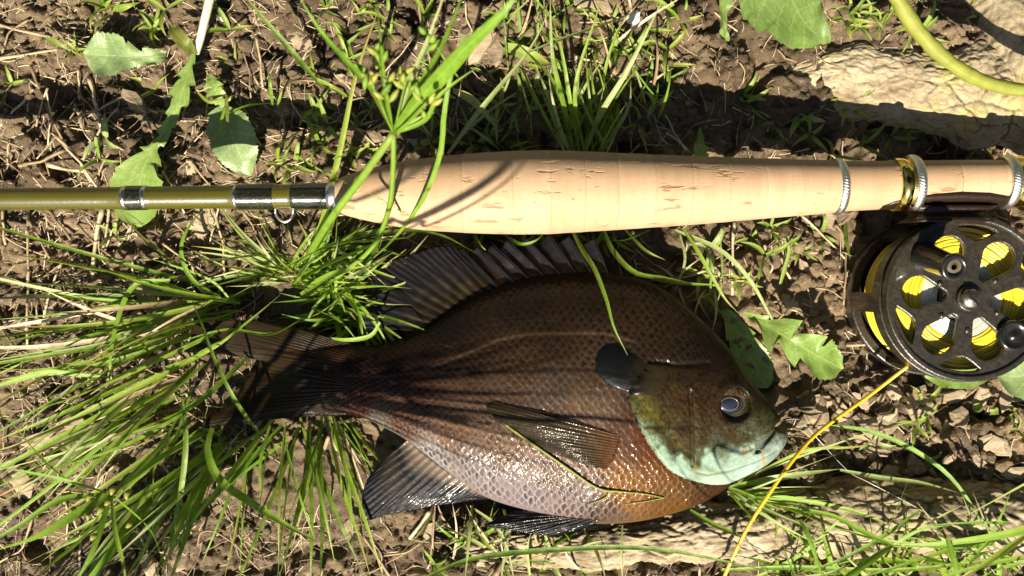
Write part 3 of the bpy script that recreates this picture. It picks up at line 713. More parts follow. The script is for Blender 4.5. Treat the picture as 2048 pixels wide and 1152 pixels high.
def body_disp(x, y):
    """relief of the head, in mm"""
    hd = head_mask(x, y); dg_ = seg_dist(x, y, GILLLINE)
    h = np.where(hd, 1.25*np.exp(-dg_/70)*sstep(0, 5, dg_), -.35*np.exp(-dg_/9))
    h = h-.95*np.exp(-(seg_dist(x, y, [(1362, 770), (1366, 830), (1368, 915)])/3.2)**2)*sstep(760, 790, y)
    h = h+.35*np.exp(-(seg_dist(x, y, [(1378, 780), (1382, 870), (1372, 915)])/9)**2)
    h = h-1.5*np.exp(-(seg_dist(x, y, [(1580, 852), (1560, 850), (1544, 850), (1532, 863), (1512, 884), (1500, 894)])/3.4)**2)
    h = h+.55*np.exp(-(seg_dist(x, y, [(1489, 868), (1494, 888), (1510, 882)])/7)**2)
    h = h-.5*np.exp(-(seg_dist(x, y, [(1483, 858), (1485, 880), (1493, 897), (1508, 893)])/2.6)**2)
    h = h-.4*np.exp(-(seg_dist(x, y, [(1545, 894), (1500, 914), (1450, 928), (1400, 934), (1378, 928)])/3.0)**2)
    h = h-.3*np.exp(-(seg_dist(x, y, [(1560, 900), (1510, 925), (1460, 942)])/2.6)**2)
    re = np.hypot((x-1456)/1.0, (y-801)/1.0)
    h = h+.45*np.exp(-((re-42)/9)**2)-1.6*sstep(36, 26, re)
    h = h+.5*np.exp(-(seg_dist(x, y, [(1556, 836), (1528, 860)])/7)**2)+.5*np.exp(-(seg_dist(x, y, [(1566, 872), (1540, 884)])/8)**2)
    h = h+.4*np.exp(-(seg_dist(x, y, [(1420, 1000), (1300, 1010)])/30)**2)*0
    h = h-.5*np.exp(-(seg_dist(x, y, [(1300, 716), (1340, 724), (1400, 720)])/5)**2)
    return h
def flank_z(x, y):
    """height of the upper side of the fish above a photograph pixel of its outline plane"""
    x = np.asarray(x, float); y = np.asarray(y, float)
    t, b, k = fTop(x), fBot(x), fThk(x); s = np.clip(((t+b)/2-y)/((b-t)/2), -1, 1)
    return ZC+k*np.clip(1-np.abs(s)**2.25, 0, 1)**.56+body_disp(x, y)
fish = empty('fish', P(1100, 800, 0)); label(fish, 'brown sunfish with black ear flap and mint chin lying on its side', 'fish')
def fish_body():
    nu, nt, nb = 620, 300, 40
    x = 612+962*(np.linspace(0, 1, nu)); 
    x = np.concatenate([x[:-1], [1574]])
    th = np.concatenate([np.linspace(0, np.pi, nt, endpoint=False), np.linspace(np.pi, 2*np.pi, nb, endpoint=False)])
    X, TH = np.meshgrid(x, th, indexing='ij')
    t, b, k = fTop(X), fBot(X), fThk(X); half = (b-t)/2; mid = (t+b)/2
    s = np.cos(TH); y = mid-s*half; up = np.sin(TH) >= 0
    zz = k*np.clip(1-np.abs(s)**2.25, 0, 1)**.56
    hd = head_mask(X, y); disp = body_disp(X, y)
    rr, al, rid = scales(X, y, s, half)
    smask = np.where(hd, 0, 1)*sstep(620, 700, X)*sstep(1455, 1400, X)*sstep(1.0, .9, np.abs(s))
    smask = smask*(.62+.38*sstep(.30, .62, fbm(X/38, y/30, 27, 3)))
    smask = smask*(1-sstep(1300, 1380, X)*sstep(700, 735, y)*sstep(830, 800, y))
    rel = (rr**1.5)*.23*np.clip(.4+al, 0, 1.4)
    chk = hd*sstep(1290, 1310, X)*sstep(1440, 1400, X)*sstep(740, 770, y)*sstep(890, 850, y)
    disp = disp+(smask+.55*chk)*(rel-.05)+.22*(fbm(X/14, y/14, 77, 3)-.5)
    lat = np.exp(-((y-(fTop(X)+(fBot(X)-fTop(X))*np.interp(X, [650, 850, 1000, 1200, 1260], [.45, .32, .24, .235, .26])))/3)**2)*sstep(640, 700, X)*sstep(1270, 1240, X)
    z = np.where(up, ZC+zz+disp*sstep(0, .25, np.sin(TH)), ZC-zz*.93)
    k_ = (CAM_H-ZC)/CAM_H/PXMM     # outline plane
    Xs = X-26*np.exp(-((y-850)/7.0)**2)*sstep(1536, 1562, X)      # the open mouth
    V = np.stack([(Xs-1024)*k_, (576-y)*k_, z], -1)
    # colour
    wxp = 22*(fbm(X/16, y/16, 61, 4)-.5)*2; wyp = 22*(fbm(X/16, y/16, 62, 4)-.5)*2
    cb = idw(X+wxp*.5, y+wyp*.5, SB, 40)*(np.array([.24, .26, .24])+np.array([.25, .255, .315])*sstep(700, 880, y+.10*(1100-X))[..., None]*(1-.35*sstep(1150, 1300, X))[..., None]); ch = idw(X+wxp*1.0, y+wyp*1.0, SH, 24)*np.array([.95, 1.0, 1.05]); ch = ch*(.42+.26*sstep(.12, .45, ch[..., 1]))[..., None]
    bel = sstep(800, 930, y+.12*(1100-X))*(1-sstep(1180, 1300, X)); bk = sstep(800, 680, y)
    edge = sstep(.72, .96, rr); core = sstep(.62, .2, np.hypot((al-.30)*1.15, 0)+.35*rr)
    m = smask[..., None]
    dark = cb*.42; light = np.minimum(cb*1.5+.012, .75)
    spot = sstep(.60, .25, np.abs(rr-.15)+.25*np.abs(al))*(.5+.7*rid)
    c = cb*(1-m*np.clip(bk*spot*1.0*(.4+.6*sstep(900, 1150, X)), 0, .85)[..., None])+0
    c = c+m*(light-cb)*((edge*(.55*bel+.40*(1-bk)+.10*bk)*(.5+.8*rid)+.12*rid)*.95)[..., None]
    c = c-m*(cb-dark)*((1-edge)*sstep(.55, .05, np.abs(al-.45))*(.62*bel+.45*(1-bk))*(.5+rid))[..., None]
    c = c+(lat*.35*m[..., 0])[..., None]*np.array([.10, .07, .05])
    gy = ch.mean(-1, keepdims=True); mint = sstep(.06, .2, ch[..., 1:2]); ch = ch*(1-.22*mint)+gy*.22*mint
    c = np.where(hd[..., None], ch*(.86+.28*fbm(X/7, y/7, 55, 3))[..., None], c)
    # fine freckles on the head, dark membrane line along the gill cover, jaw stripes
    fr = fbm(X/3.2, y/3.2, 88, 3); c = np.where(hd[..., None], c*(1-.55*sstep(.52, .66, fr)*sstep(950, 840, y))[..., None], c)
    dg_ = seg_dist(X, y, GILLLINE); c = np.where((~hd)[..., None], c*(1-.6*np.exp(-(dg_/5))[..., None]), c)
    c = c*(1-.55*np.exp(-(seg_dist(X, y, [(1580, 852), (1544, 850), (1532, 863), (1500, 894)])/3.5)**2))[..., None]
    br = np.exp(-(seg_dist(X, y, [(1478, 888), (1472, 900)])/4)**2)+.9*np.exp(-(seg_dist(X, y, [(1511, 900), (1524, 928)])/3.4)**2)
    c = c*(1-.7*br[..., None])+(.7*br)[..., None]*np.array(lin(150, 110, 50))
    ye = np.exp(-(seg_dist(X, y, [(1370, 915), (1400, 932), (1430, 930)])/3)**2)*.6+.5*np.exp(-(seg_dist(X, y, [(1262, 780), (1300, 822), (1340, 870), (1362, 905)])/4)**2)*sstep(.4, .6, fbm(X/5, y/5, 99, 3))
    ye = ye*.55; c = c*(1-ye[..., None])+ye[..., None]*np.array(lin(130, 116, 40))
    br2 = np.exp(-(((X-1290)/46)**2+((y-880)/52)**2))*np.where(hd, 0, 1)
    c = c*(1-.5*br2[..., None])+(.5*br2)[..., None]*np.array(lin(88, 44, 13))
    c = np.clip(c, .004, .85); c4 = np.concatenate([c, np.ones(c.shape[:2]+(1,))], -1).reshape(-1, 4)
    nv = len(th); F = gridF(nu, nv, True)
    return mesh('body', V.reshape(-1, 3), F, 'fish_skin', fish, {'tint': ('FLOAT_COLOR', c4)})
body = fish_body()

def fin(name, base, outer, nr, zb, zo, colf, nu=90, nv=26, ridge=.16, fork=True, zfun=None, seed=0, thick=.35, parent=None, mat='fin', smoothcurves=True):
    """rays run from base curve to outer curve (px); two skins with ray relief"""
    f_ = lambda q, n: catmull([(a, b, 0) for a, b in q], n)[:, :2] if smoothcurves else np.stack([np.interp(np.linspace(0, 1, n), np.linspace(0, 1, len(q)), [p[i] for p in q]) for i in (0, 1)], 1)
    B = f_(base, nu); O = f_(outer, nu); t = np.linspace(0, 1, nv)
    x = B[:, None, 0]*(1-t)+O[:, None, 0]*t; y = B[:, None, 1]*(1-t)+O[:, None, 1]*t
    U, T_ = np.meshgrid(np.linspace(0, 1, nu), t, indexing='ij')
    # slight backward bow of the rays
    z = zb*(1-T_)+zo*T_ if zfun is None else zfun(x, y, U, T_)
    ph = U*nr; ray = .5+.5*np.cos(2*np.pi*ph)
    if fork: ray2 = .5+.5*np.cos(4*np.pi*ph); ray = ray*(1-sstep(.35, .8, T_))+ray2*sstep(.35, .8, T_)
    ray = ray**1.5
    wv = .6*(fbm(U*6+seed, T_*2.5, 12+seed, 3)-.5)*2*T_
    x = x+(hsh(np.floor(ph+.5), np.zeros_like(ph), 3+seed)-.5)*9*sstep(.8, 1, T_)*(.6 if fork else 0)
    zt = z+ridge*ray+wv
    pt = lambda zz: np.stack([(x-1024)*(CAM_H-z)/CAM_H/PXMM, (576-y)*(CAM_H-z)/CAM_H/PXMM, zz], -1).reshape(-1, 3)
    V = np.vstack([pt(zt), pt(z+wv-thick*(1-.7*T_))]); n = nu*nv
    F1 = gridF(nu, nv); F2 = F1[:, ::-1]+n
    bd = [(i*nv, (i+1)*nv) for i in range(nu-1)]+[((i+1)*nv+nv-1, i*nv+nv-1) for i in range(nu-1)]+[(j+1, j) for j in range(nv-1)]+[((nu-1)*nv+j, (nu-1)*nv+j+1) for j in range(nv-1)]
    F3 = np.array([(b_, a_, a_+n, b_+n) for a_, b_ in bd])
    c = np.clip(colf(x, y, U, T_, ray)*.5, .002, .8); c4 = np.concatenate([c, np.ones(c.shape[:2]+(1,))], -1).reshape(-1, 4)
    return mesh(name, V, np.vstack([F1, F2, F3]), mat, parent or fish, {'tint': ('FLOAT_COLOR', np.vstack([c4, c4]))})
def mixc(a, b, f): return np.array(a)*(1-f[..., None])+np.array(b)*f[..., None]
# tail, in two lobes of one fin
def tail_col(x, y, U, T_, ray):
    c = mixc(lin(60, 38, 19), lin(56, 44, 26), sstep(.05, .5, T_)); c = c*(1-sstep(0, .25, T_)[..., None]*(.5-.75*ray[..., None]))
    lite = sstep(.55, .75, fbm(x/30, y/9, 5))*.5; return c+lite[..., None]*np.array([.018, .015, .011])+ (sstep(.5, 1, T_)*sstep(.35, 0, U))[..., None]*np.array([.035, .03, .016])
fin('tail_fin', [(722, 694), (705, 725), (700, 760), (705, 795), (722, 828)],
    [(560, 648), (480, 640), (392, 650), (388, 690), (440, 708), (510, 712), (512, 735), (496, 760), (480, 790), (452, 815), (415, 836), (412, 852), (470, 848), (560, 836)],
    34, ZC, 9.5, tail_col, 150, 60, .22, seed=3, smoothcurves=True, zfun=lambda x, y, U, T_: (ZC+1.2-5.2*T_**1.3)*(1-sstep(520, 616, x))+np.maximum(flank_z(np.maximum(x, 616), y)-.25+.5*sstep(0, .12, T_), ZC+.6)*sstep(520, 616, x)+1.6*np.sin(U*9)*T_**2)
# dorsal fin: spiny front with pointed tips, soft rounded rear
sp_b = [(1268, 552), (1240, 550), (1211, 549), (1181, 549), (1150, 550), (1119, 551), (1087, 554), (1056, 558), (1026, 564), (994, 575)]
sp_t = [(1256, 517), (1227, 508), (1188, 477), (1137, 472), (1098, 468), (1052, 477), (1014, 480), (984, 489), (953, 495), (922, 499)]
bo, oo = [], []
for k in range(10):
    bo.append(sp_b[k]); oo.append(sp_t[k])
    if k < 9:
        b = ((sp_b[k][0]+sp_b[k+1][0])/2, (sp_b[k][1]+sp_b[k+1][1])/2); q = ((sp_t[k][0]*.42+sp_t[k+1][0]*.58), max(sp_t[k][1], sp_t[k+1][1])+16)
        bo.append(b); oo.append(q)
soft_b = [(960, 590), (923, 610), (890, 630), (862, 648), (846, 658), (838, 662)]
soft_o = [(880, 492), (830, 506), (780, 524), (742, 556), (720, 604), (717, 655)]
def dors_col(x, y, U, T_, ray):
    c = mixc(lin(58, 48, 34), lin(46, 44, 50), sstep(.15, .6, T_)); spot = sstep(.52, .68, vnoise(x/17, y/13, 4))*sstep(.75, .35, T_)
    c = mixc(c*0+c, np.array(lin(120, 118, 108)), spot*.55) if False else c*(1-spot[..., None]*.6)+spot[..., None]*.6*np.array(lin(92, 90, 78))
    return c*(.55+.6*ray[..., None])
dorsal = fin('dorsal_fin', bo, oo, 9, ZC, 11, dors_col, 145, 22, .30, False, seed=6, smoothcurves=False, zfun=lambda x, y, U, T_: ZC+.3-4.5*T_+.5*np.sin(U*40)*T_)
for (bx, by), (tx, ty) in zip(sp_b, sp_t):
    tube('spine', [P(bx+5, by+6, ZC+.8), P((bx+tx)/2+3, (by+ty)/2, ZC-1.2), P(tx-1, ty-3, ZC-3.8)], lambda t: .62*(1-t)+.10, 'ear_black', dorsal, 12, 8)
def soft_col(x, y, U, T_, ray):
    c = mixc(lin(50, 40, 26), lin(44, 42, 48), sstep(.1, .5, T_)); spot = sstep(.55, .7, vnoise(x/14, y/10, 9))*sstep(.6, .3, T_)
    c = c*(1-spot[..., None]*.5)+spot[..., None]*.5*np.array(lin(76, 72, 52))
    return c*(.42+.9*ray[..., None])
fin('soft_dorsal_fin', [(994, 575)]+soft_b, [(922, 499)]+soft_o, 11, ZC, 10, soft_col, 130, 34, .24, seed=8, zfun=lambda x, y, U, T_: ZC+.3-4.5*T_+1.0*np.sin(U*8)*T_)
def anal_col(x, y, U, T_, ray):
    c = mixc(lin(158, 140, 124), lin(30, 30, 40), sstep(-.02, .30, T_+.14*(fbm(x/20, y/20, 3)-.5))); c = c*(.62+.5*ray[..., None])
    return c+(sstep(.25, .5, T_)*sstep(.85, .5, T_)*sstep(.55, .15, U))[..., None]*np.array([.03, .022, .008])
fin('anal_fin', [(815, 880), (850, 908), (895, 942), (940, 972), (985, 998)], [(752, 932), (727, 972), (722, 1010), (733, 1040), (800, 1022), (880, 1010)][:4]+[(790, 1026), (860, 1014), (930, 1003), (978, 998)],
    15, ZC, 10, anal_col, 110, 34, .16, seed=11, zfun=lambda x, y, U, T_: ZC+.6-2.0*T_+.8*np.sin(U*7)*T_)
def pelv_col(x, y, U, T_, ray):
    c = mixc(lin(62, 52, 46), lin(26, 27, 36), sstep(0, .4, T_)); return c*(.6+.5*ray[..., None])
fin('pelvic_fin', [(1205, 1040), (1190, 1034), (1172, 1030), (1150, 1028)], [(1150, 1062), (1100, 1071), (1040, 1064), (972, 1052), (985, 1042), (1030, 1022)], 8, ZC, 10, pelv_col, 60, 30, .26, seed=13,
    zfun=lambda x, y, U, T_: ZC+5.0-3.0*T_+1.2*np.sin(U*5)*T_)
fin('pelvic_fin', [(1160, 1030), (1145, 1028), (1130, 1026)], [(1010, 1018), (975, 1012), (1000, 1006)], 5, ZC, 8, pelv_col, 30, 20, .2, seed=15, zfun=lambda x, y, U, T_: ZC-1.0-2.0*T_)
KF = (CAM_H-ZC)/CAM_H
def fpx(x, y):
    """pixel seen -> (x, y) in the fish's outline plane and its height there"""
    for _ in range(3):
        z = flank_z(x0 if False else x, y)
        break
    return z
def surf(x, y, lift):
    """mm point lying on the fish as seen at pixel x, y"""
    x = np.asarray(x, float); y = np.asarray(y, float); z = np.full(x.shape, 24.0)
    for _ in range(4):
        k = (CAM_H-z)/(CAM_H-ZC); z = flank_z(1024+(x-1024)*k, 576+(y-576)*k)+lift
    k = (CAM_H-z)/CAM_H/PXMM
    return np.stack([(x-1024)*k, (576-y)*k, z], -1)
def pect_col(x, y, U, T_, ray):
    c = mixc(lin(118, 76, 38), lin(80, 66, 44), sstep(.02, .4, T_)); return c*(.50+.60*ray[..., None])*(.75+.5*fbm(x/25, y/25, 3))[..., None]
fin('pectoral_fin', [(1242, 872), (1238, 890), (1232, 908), (1225, 924), (1214, 938)], [(986, 803), (974, 812), (980, 828), (1000, 846), (1038, 870), (1085, 897), (1130, 916), (1176, 932)],
    14, ZC, 8, pect_col, 120, 46, .12, seed=17, thick=.25, mat='thin_fin', zfun=lambda x, y, U, T_: surf(x, y, .05+1.3*np.sin(np.pi*np.clip(T_*.88, 0, 1)))[..., 2])
# black ear flap on the gill cover
def ear():
    out = catmull([(1270, 792, 0), (1228, 778, 0), (1198, 755, 0), (1187, 728, 0), (1194, 700, 0), (1216, 684, 0), (1242, 688, 0), (1268, 706, 0), (1296, 722, 0), (1326, 734, 0), (1336, 756, 0), (1318, 780, 0), (1292, 792, 0)], 60)[:, :2]
    c0 = np.array([1248, 735]); nr = 12; V = []; C = []
    for i in range(nr+1):
        f = i/nr; q = c0+(out-c0)*f; g = sstep(1255, 1305, q[:, 0]); lift = (.9*(1-f**3)+.12-.5*(f > .99))*(1-.8*g)+.03*g
        V.append(surf(q[:, 0], q[:, 1], lift)); e = fbm(q[:, 0]/12, q[:, 1]/12, 5); C.append(mixc((.0025, .003, .004), (.017, .0125, .005), np.clip(sstep(1245, 1318, q[:, 0]+34*(e-.5)), 0, 1)))
    V = np.array(V).reshape(-1, 3); n = len(out)
    return mesh('ear_flap', V, gridF(nr+1, n, True), 'fin', fish, {'tint': ('FLOAT_COLOR', np.concatenate([np.array(C).reshape(-1, 3), np.ones((len(V), 1))], 1))})
ear()
# eye
def dome(name, cx, cy, rx, ry, lift0, hgt, mat, parent, n=40, rings=10, tilt=(0, 0)):
    V = []; base = surf(np.array([cx]), np.array([cy]), 0)[0]; z0 = EYEZ+lift0
    for i in range(rings+1):
        f = i/rings
        for a in np.linspace(0, 2*np.pi, n, endpoint=False):
            x = cx+rx*f*math.cos(a); y = cy+ry*f*math.sin(a); z = z0+hgt*math.sqrt(max(0, 1-f*f))
            k = (CAM_H-z)/CAM_H/PXMM; V.append([(x-1024)*k, (576-y)*k, z])
    return mesh(name, V, gridF(rings+1, n, True), mat, parent)
EYEZ = float(surf(np.array([1456.]), np.array([760.]), 0)[0][2])-2.0
eye = dome('eye', 1456, 801, 37, 36, -.7, 3.3, 'eye_iris', fish)
dome('pupil', 1455, 806, 33, 24.5, .75, 2.2, 'eye_dark', eye)
def eye_ring():
    a = np.linspace(0, 2*np.pi, 48, endpoint=False); q = []
    for t in a:
        x, y = 1459+17.5*math.cos(t), 808+12.5*math.sin(t); q.append(P(x, y, EYEZ+.75+2.2*math.sqrt(max(0, 1-((x-1455)/33)**2-((y-806)/24.5)**2))))
    q.append(q[0]); tube('pupil_ring', q, .09, 'eye_ring', eye, 49, 6, False)
eye_ring()
m_simple('water', (.9, .92, .92), .04, 0, 0, .5); MAT['water'].node_tree.nodes['Principled BSDF'].inputs['Transmission Weight'].default_value = 1.0
bead = None
for x, y in [(1236, 884), (1234, 894), (1231, 903), (1228, 912), (1222, 920), (1217, 926), (1222, 934), (1228, 940), (1238, 946), (1256, 798), (1259, 808), (1262, 818), (1285, 872), (1292, 884), (1305, 902), (1250, 790), (1212, 752), (1225, 762), (1216, 770), (1190, 772), (1200, 790), (1208, 786), (1182, 784), (1016, 846), (984, 872), (1042, 880), (1366, 898), (1367, 905), (1340, 812), (1300, 770), (1310, 776), (1318, 790), (1165, 1006), (1172, 1010), (1180, 1004), (1158, 1012), (1190, 1034), (1182, 1038), (1060, 1010), (890, 766), (872, 768), (862, 767), (1015, 920)]:
    q = surf(np.array([x+.0]), np.array([y+.0]), .0)[0]
    if bead is None:
        bm = bmesh.new(); bmesh.ops.create_icosphere(bm, subdivisions=2, radius=.00042); bead = bpy.data.meshes.new('water_bead'); bm.to_mesh(bead); bm.free(); bead.materials.append(MAT['water'])
        for p_ in bead.polygons: p_.use_smooth = True
    o = bpy.data.objects.new('water_bead', bead); COL.objects.link(o); o.parent = fish; o.location = Vector(q-world_origin(fish))/1000; k_ = R(.55, 1.3); o.scale = (k_, k_, k_*.7)
# slender yellow plant strand lying over the belly
def on_fish(pts, lift): return [tuple(surf(np.array([a]), np.array([b]), lift)[0]) for a, b in pts]
st = empty('plant_strand', surf(np.array([1200.]), np.array([975.]), .5)[0]); label(st, 'thin forked yellow plant strand stuck to the wet fish belly', 'plant')
tube('stem', on_fish([(1010, 848), (1040, 870), (1090, 905), (1140, 940), (1180, 968), (1204, 979), (1222, 982)], .7), lambda t: .42-.05*t, 'stem', st, 40, 8)
tube('stem', on_fish([(1218, 981), (1250, 984), (1290, 988), (1328, 996)], .6), lambda t: .32-.15*t, 'stem', st, 24, 8)
tube('stem', on_fish([(1218, 981), (1216, 990), (1206, 998), (1174, 1010)], .6), lambda t: .28-.15*t, 'stem', st, 20, 8)
tube('stem', on_fish([(1328, 996), (1290, 1003), (1250, 1009)], .5), lambda t: .22-.1*t, 'stem', st, 16, 8)

# ------------------------------------------------------------------ grasses
def tuft(name, x, y, lab, cat='grass', group=None):
    q = on_ground(x, y, -1); t = empty(name, P(*q)); return label(t, lab, cat, group)
def fan(t, roots, n, a0, a1, l0, l1, zp0, zp1, w0, w1, mats=('grass',), bend=.25, spread=14, droop=.5, name='blade', zr=None):
    for i in range(n):
        rx, ry = random.choice(roots); rx += R(-spread, spread); ry += R(-spread, spread)
        z0 = on_ground(rx, ry, -.5)[2] if zr is None else zr
        a = math.radians(R(a0, a1)); L = R(l0, l1); b = R(-bend, bend)*L; zp = R(zp0, zp1); pts = []
        for s in (0, .3, .65, 1.0):
            x = rx+math.cos(a)*L*s-math.sin(a)*b*s*s; y = ry-math.sin(a)*L*s-math.cos(a)*b*s*s
            pts.append((x, y, z0+zp*(math.sin(s*math.pi*(.5+droop*.35)))+1.0*s))
        blade(t, pts, R(w0, w1), random.choice(mats), name=name)
# left tuft sweeping under and left of the tail
tA = tuft('grass_tuft', 470, 610, 'big tuft of long green blades sweeping left from behind the fish tail')
for pts, w, mt in [
    ([(480, 606, 4), (400, 592, 9), (300, 560, 14), (150, 530, 17), (-30, 500, 16)], 11, 'grass'),
    ([(470, 600, 3), (330, 588, 7), (160, 572, 8), (-20, 563, 8)], 9, 'pale_grass'),
    ([(470, 606, 3), (300, 604, 10), (120, 628, 13), (-20, 640, 12)], 9, 'grass'),
    ([(475, 620, 3), (320, 642, 12), (120, 664, 16), (-20, 684, 14)], 10, 'grass'),
    ([(465, 630, 3), (330, 690, 14), (170, 735, 20), (-20, 762, 22)], 11, 'grass'),
    ([(450, 600, 3), (385, 560, 8), (362, 500, 10), (380, 450, 8), (412, 416, 4)], 9, 'sedge'),
    ([(432, 590, 3), (340, 520, 6), (280, 470, 7), (240, 420, 6)], 7, 'olive_grass'),
    ([(470, 612, 3), (420, 560, 8), (310, 520, 8), (270, 510, 6)], 6, 'sedge'),
    ([(340, 560, 20), (270, 570, 22), (235, 640, 24), (220, 730, 26), (230, 790, 22)], 10, 'sedge'),
    ([(480, 620, 4), (350, 665, 14), (200, 720, 16), (70, 740, 10), (-10, 735, 8)], 8, 'grass'),
    ([(500, 650, 5), (380, 720, 18), (220, 800, 28), (60, 880, 34), (-40, 910, 36)], 13, 'grass'),
    ([(480, 640, 5), (360, 700, 20), (160, 790, 30), (-30, 850, 32)], 12, 'grass'),
    ([(510, 700, 6), (400, 800, 26), (250, 890, 38), (60, 950, 44), (-40, 975, 44)], 14, 'grass'),
    ([(0, 770, 26), (90, 745, 24), (160, 750, 22), (230, 755, 20)], 14, 'sedge'),
    ([(0, 818, 60), (60, 890, 56), (110, 940, 48), (190, 998, 40)], 10, 'sedge')]:
    blade(tA, pts, w, mt, n=20)
fan(tA, [(470, 605), (430, 610), (370, 630), (460, 615), (340, 690), (330, 660)], 38, 166, 212, 220, 620, 6, 30, 4.5, 10.5, ('grass', 'grass', 'sedge', 'olive_grass', 'pale_grass', 'straw'), .26, 32)
fan(tA, [(400, 740), (390, 790), (380, 830), (360, 760)], 20, 196, 230, 240, 620, 8, 36, 5, 13, ('grass', 'grass', 'pale_grass', 'sedge', 'olive_grass', 'straw'), .12, 22)
for pts, w in [([(520, 870, 4), (470, 800, 24), (430, 720, 26), (400, 640, 20), (380, 590, 12)], 8), ([(330, 735, 10), (420, 700, 22), (500, 640, 20), (560, 590, 12)], 8), ([(600, 640, 14), (540, 668, 20), (450, 660, 20), (340, 690, 18)], 7)]:
    blade(tA, pts, w, 'grass', n=20)
# blades rooted below the tail, hanging towards the bottom edge
tB = tuft('grass_tuft', 600, 850, 'dense tuft of straight green blades below the fish tail')
for pts, w in [([(640, 840, 4), (640, 930, 14), (645, 1040, 24), (640, 1170, 30)], 13), ([(600, 835, 3), (620, 920, 10), (590, 1030, 20), (560, 1170, 26)], 13), ([(665, 830, 3), (690, 930, 12), (730, 1040, 16), (770, 1165, 14)], 9),
               ([(655, 830, 3), (680, 960, 12), (720, 1080, 16), (745, 1170, 16)], 9), ([(620, 840, 3), (610, 960, 16), (580, 1080, 28), (555, 1165, 30)], 12),
               ([(425, 855, 34), (415, 900, 38), (440, 960, 40), (510, 1010, 38), (590, 1060, 32), (640, 1085, 26)], 16), ([(475, 860, 3), (470, 960, 6), (478, 1040, 5)], 6), ([(365, 800, 30), (372, 880, 30), (362, 980, 26), (340, 1080, 22), (300, 1165, 20)], 11),
               ([(385, 770, 24), (350, 880, 26), (310, 930, 22), (305, 1040, 16)], 9), ([(540, 850, 3), (520, 930, 8), (525, 1020, 10)], 8), ([(680, 835, 3), (712, 880, 8), (745, 960, 12), (800, 1060, 8)], 8)]:
    blade(tB, pts, w, 'grass', n=18)
fan(tB, [(580, 840), (610, 835), (640, 835), (520, 860)], 13, 248, 290, 180, 440, 8, 28, 5, 13, ('grass', 'grass', 'sedge', 'straw'), .10, 22)
fan(tB, [(560, 850), (450, 860)], 11, 205, 245, 220, 480, 8, 34, 7, 13, ('grass', 'grass', 'sedge'), .12, 34)
fan(tB, [(690, 850), (660, 840)], 14, 280, 318, 90, 260, 3, 12, 4, 8, ('grass', 'sedge', 'straw'), .15, 14)
fan(tB, [(440, 880), (400, 920), (350, 960), (480, 880)], 18, 205, 256, 200, 440, 8, 34, 6, 14, ('grass', 'grass', 'sedge', 'pale_grass'), .14, 30)
fan(tB, [(300, 760), (330, 800), (250, 830)], 12, 190, 225, 180, 380, 8, 30, 6, 12, ('grass', 'grass', 'olive_grass', 'pale_grass'), .12, 40)
# low sedge with node at the lower left, close to the lens
tC = tuft('sedge_plant', 130, 1120, 'sedge with whorled leaves and yellow buds in the lower left grass', 'sedge')
nodeC = (222, 988, 52)
tube('stem', [P(*on_ground(420, 860)), P(330, 910, 30), P(*nodeC)], .9, 'sedge', tC, 16, 8)
for pts, w in [([nodeC, (150, 1030, 62), (70, 1075, 70), (-40, 1110, 74)], 24), ([nodeC, (170, 1070, 64), (100, 1130, 70), (30, 1200, 74)], 18), ([nodeC, (230, 1060, 62), (245, 1120, 66), (255, 1190, 68)], 11),
               ([nodeC, (120, 1000, 60), (40, 1050, 62), (-30, 1090, 60)], 12), ([nodeC, (190, 1090, 60), (150, 1170, 62)], 12), ([nodeC, (300, 1060, 56), (330, 1140, 54)], 8), ([nodeC, (130, 960, 60), (30, 940, 62), (-20, 930, 62)], 8), ([nodeC, (275, 940, 44), (330, 880, 34), (370, 800, 26)], 10)]:
    blade(tC, pts, w, 'sedge', n=18)
for i in range(12):
    a = R(0, 6.28); d_ = R(15, 90); c = (nodeC[0]-30+d_*math.cos(a), nodeC[1]+20+d_*math.sin(a)*.7, nodeC[2]+R(2, 14))
    tube('bud', [P(c[0], c[1], c[2]), P(c[0]-R(4, 9), c[1]+R(4, 12), c[2]+1.5), P(c[0]-R(8, 16), c[1]+R(14, 22), c[2]+2)], lambda t: .25+.55*math.sin(math.pi*min(1, t*1.05)), 'bud', tC, 7, 6)
# tall sedge standing between rod and tail: stem, node, broad blurred leaves, spikelets
tD = tuft('sedge_plant', 612, 520, 'tall sedge with broad leaves and yellow spikelets rising across the cork grip', 'sedge')
node = (787, 268, 66)
tube('stem', [P(*on_ground(612, 520)), P(660, 440, 38), P(720, 360, 52), P(*node)], lambda t: 1.25-.2*t, 'sedge', tD, 24, 10)
tube('stem', [P(*node), P(786, 340, 58), P(777, 420, 46), P(740, 500, 26), P(650, 570, 8), P(*on_ground(600, 600))], lambda t: .75, 'sedge', tD, 30, 8)
for pts, w, mt in [([node, (850, 190, 84), (930, 100, 100), (1010, 20, 110), (1060, -50, 112)], 36, 'sedge'), ([node, (835, 180, 80), (885, 90, 92), (925, -10, 100), (940, -60, 100)], 27, 'sedge'), ([node, (822, 160, 78), (860, 70, 88), (895, -30, 94)], 18, 'pale_grass'),
                   ([node, (760, 200, 74), (700, 130, 86), (640, 60, 98), (590, -20, 104)], 13, 'sedge'), ([node, (770, 180, 80), (760, 80, 92), (752, -30, 98)], 12, 'sedge'), ([node, (850, 240, 72), (880, 190, 80), (960, 130, 84)], 10, 'sedge'),
                   ([(930, 70, 74), (902, 150, 72), (888, 230, 66), (880, 310, 56), (845, 400, 44), (790, 475, 26), (720, 540, 8)], 10, 'sedge'), ([node, (830, 240, 70), (870, 225, 72)], 9, 'sedge'), ([node, (745, 190, 80), (720, 150, 84)], 8, 'olive_grass')]:
    blade(tD, pts, w, mt, n=22, fold=.18)
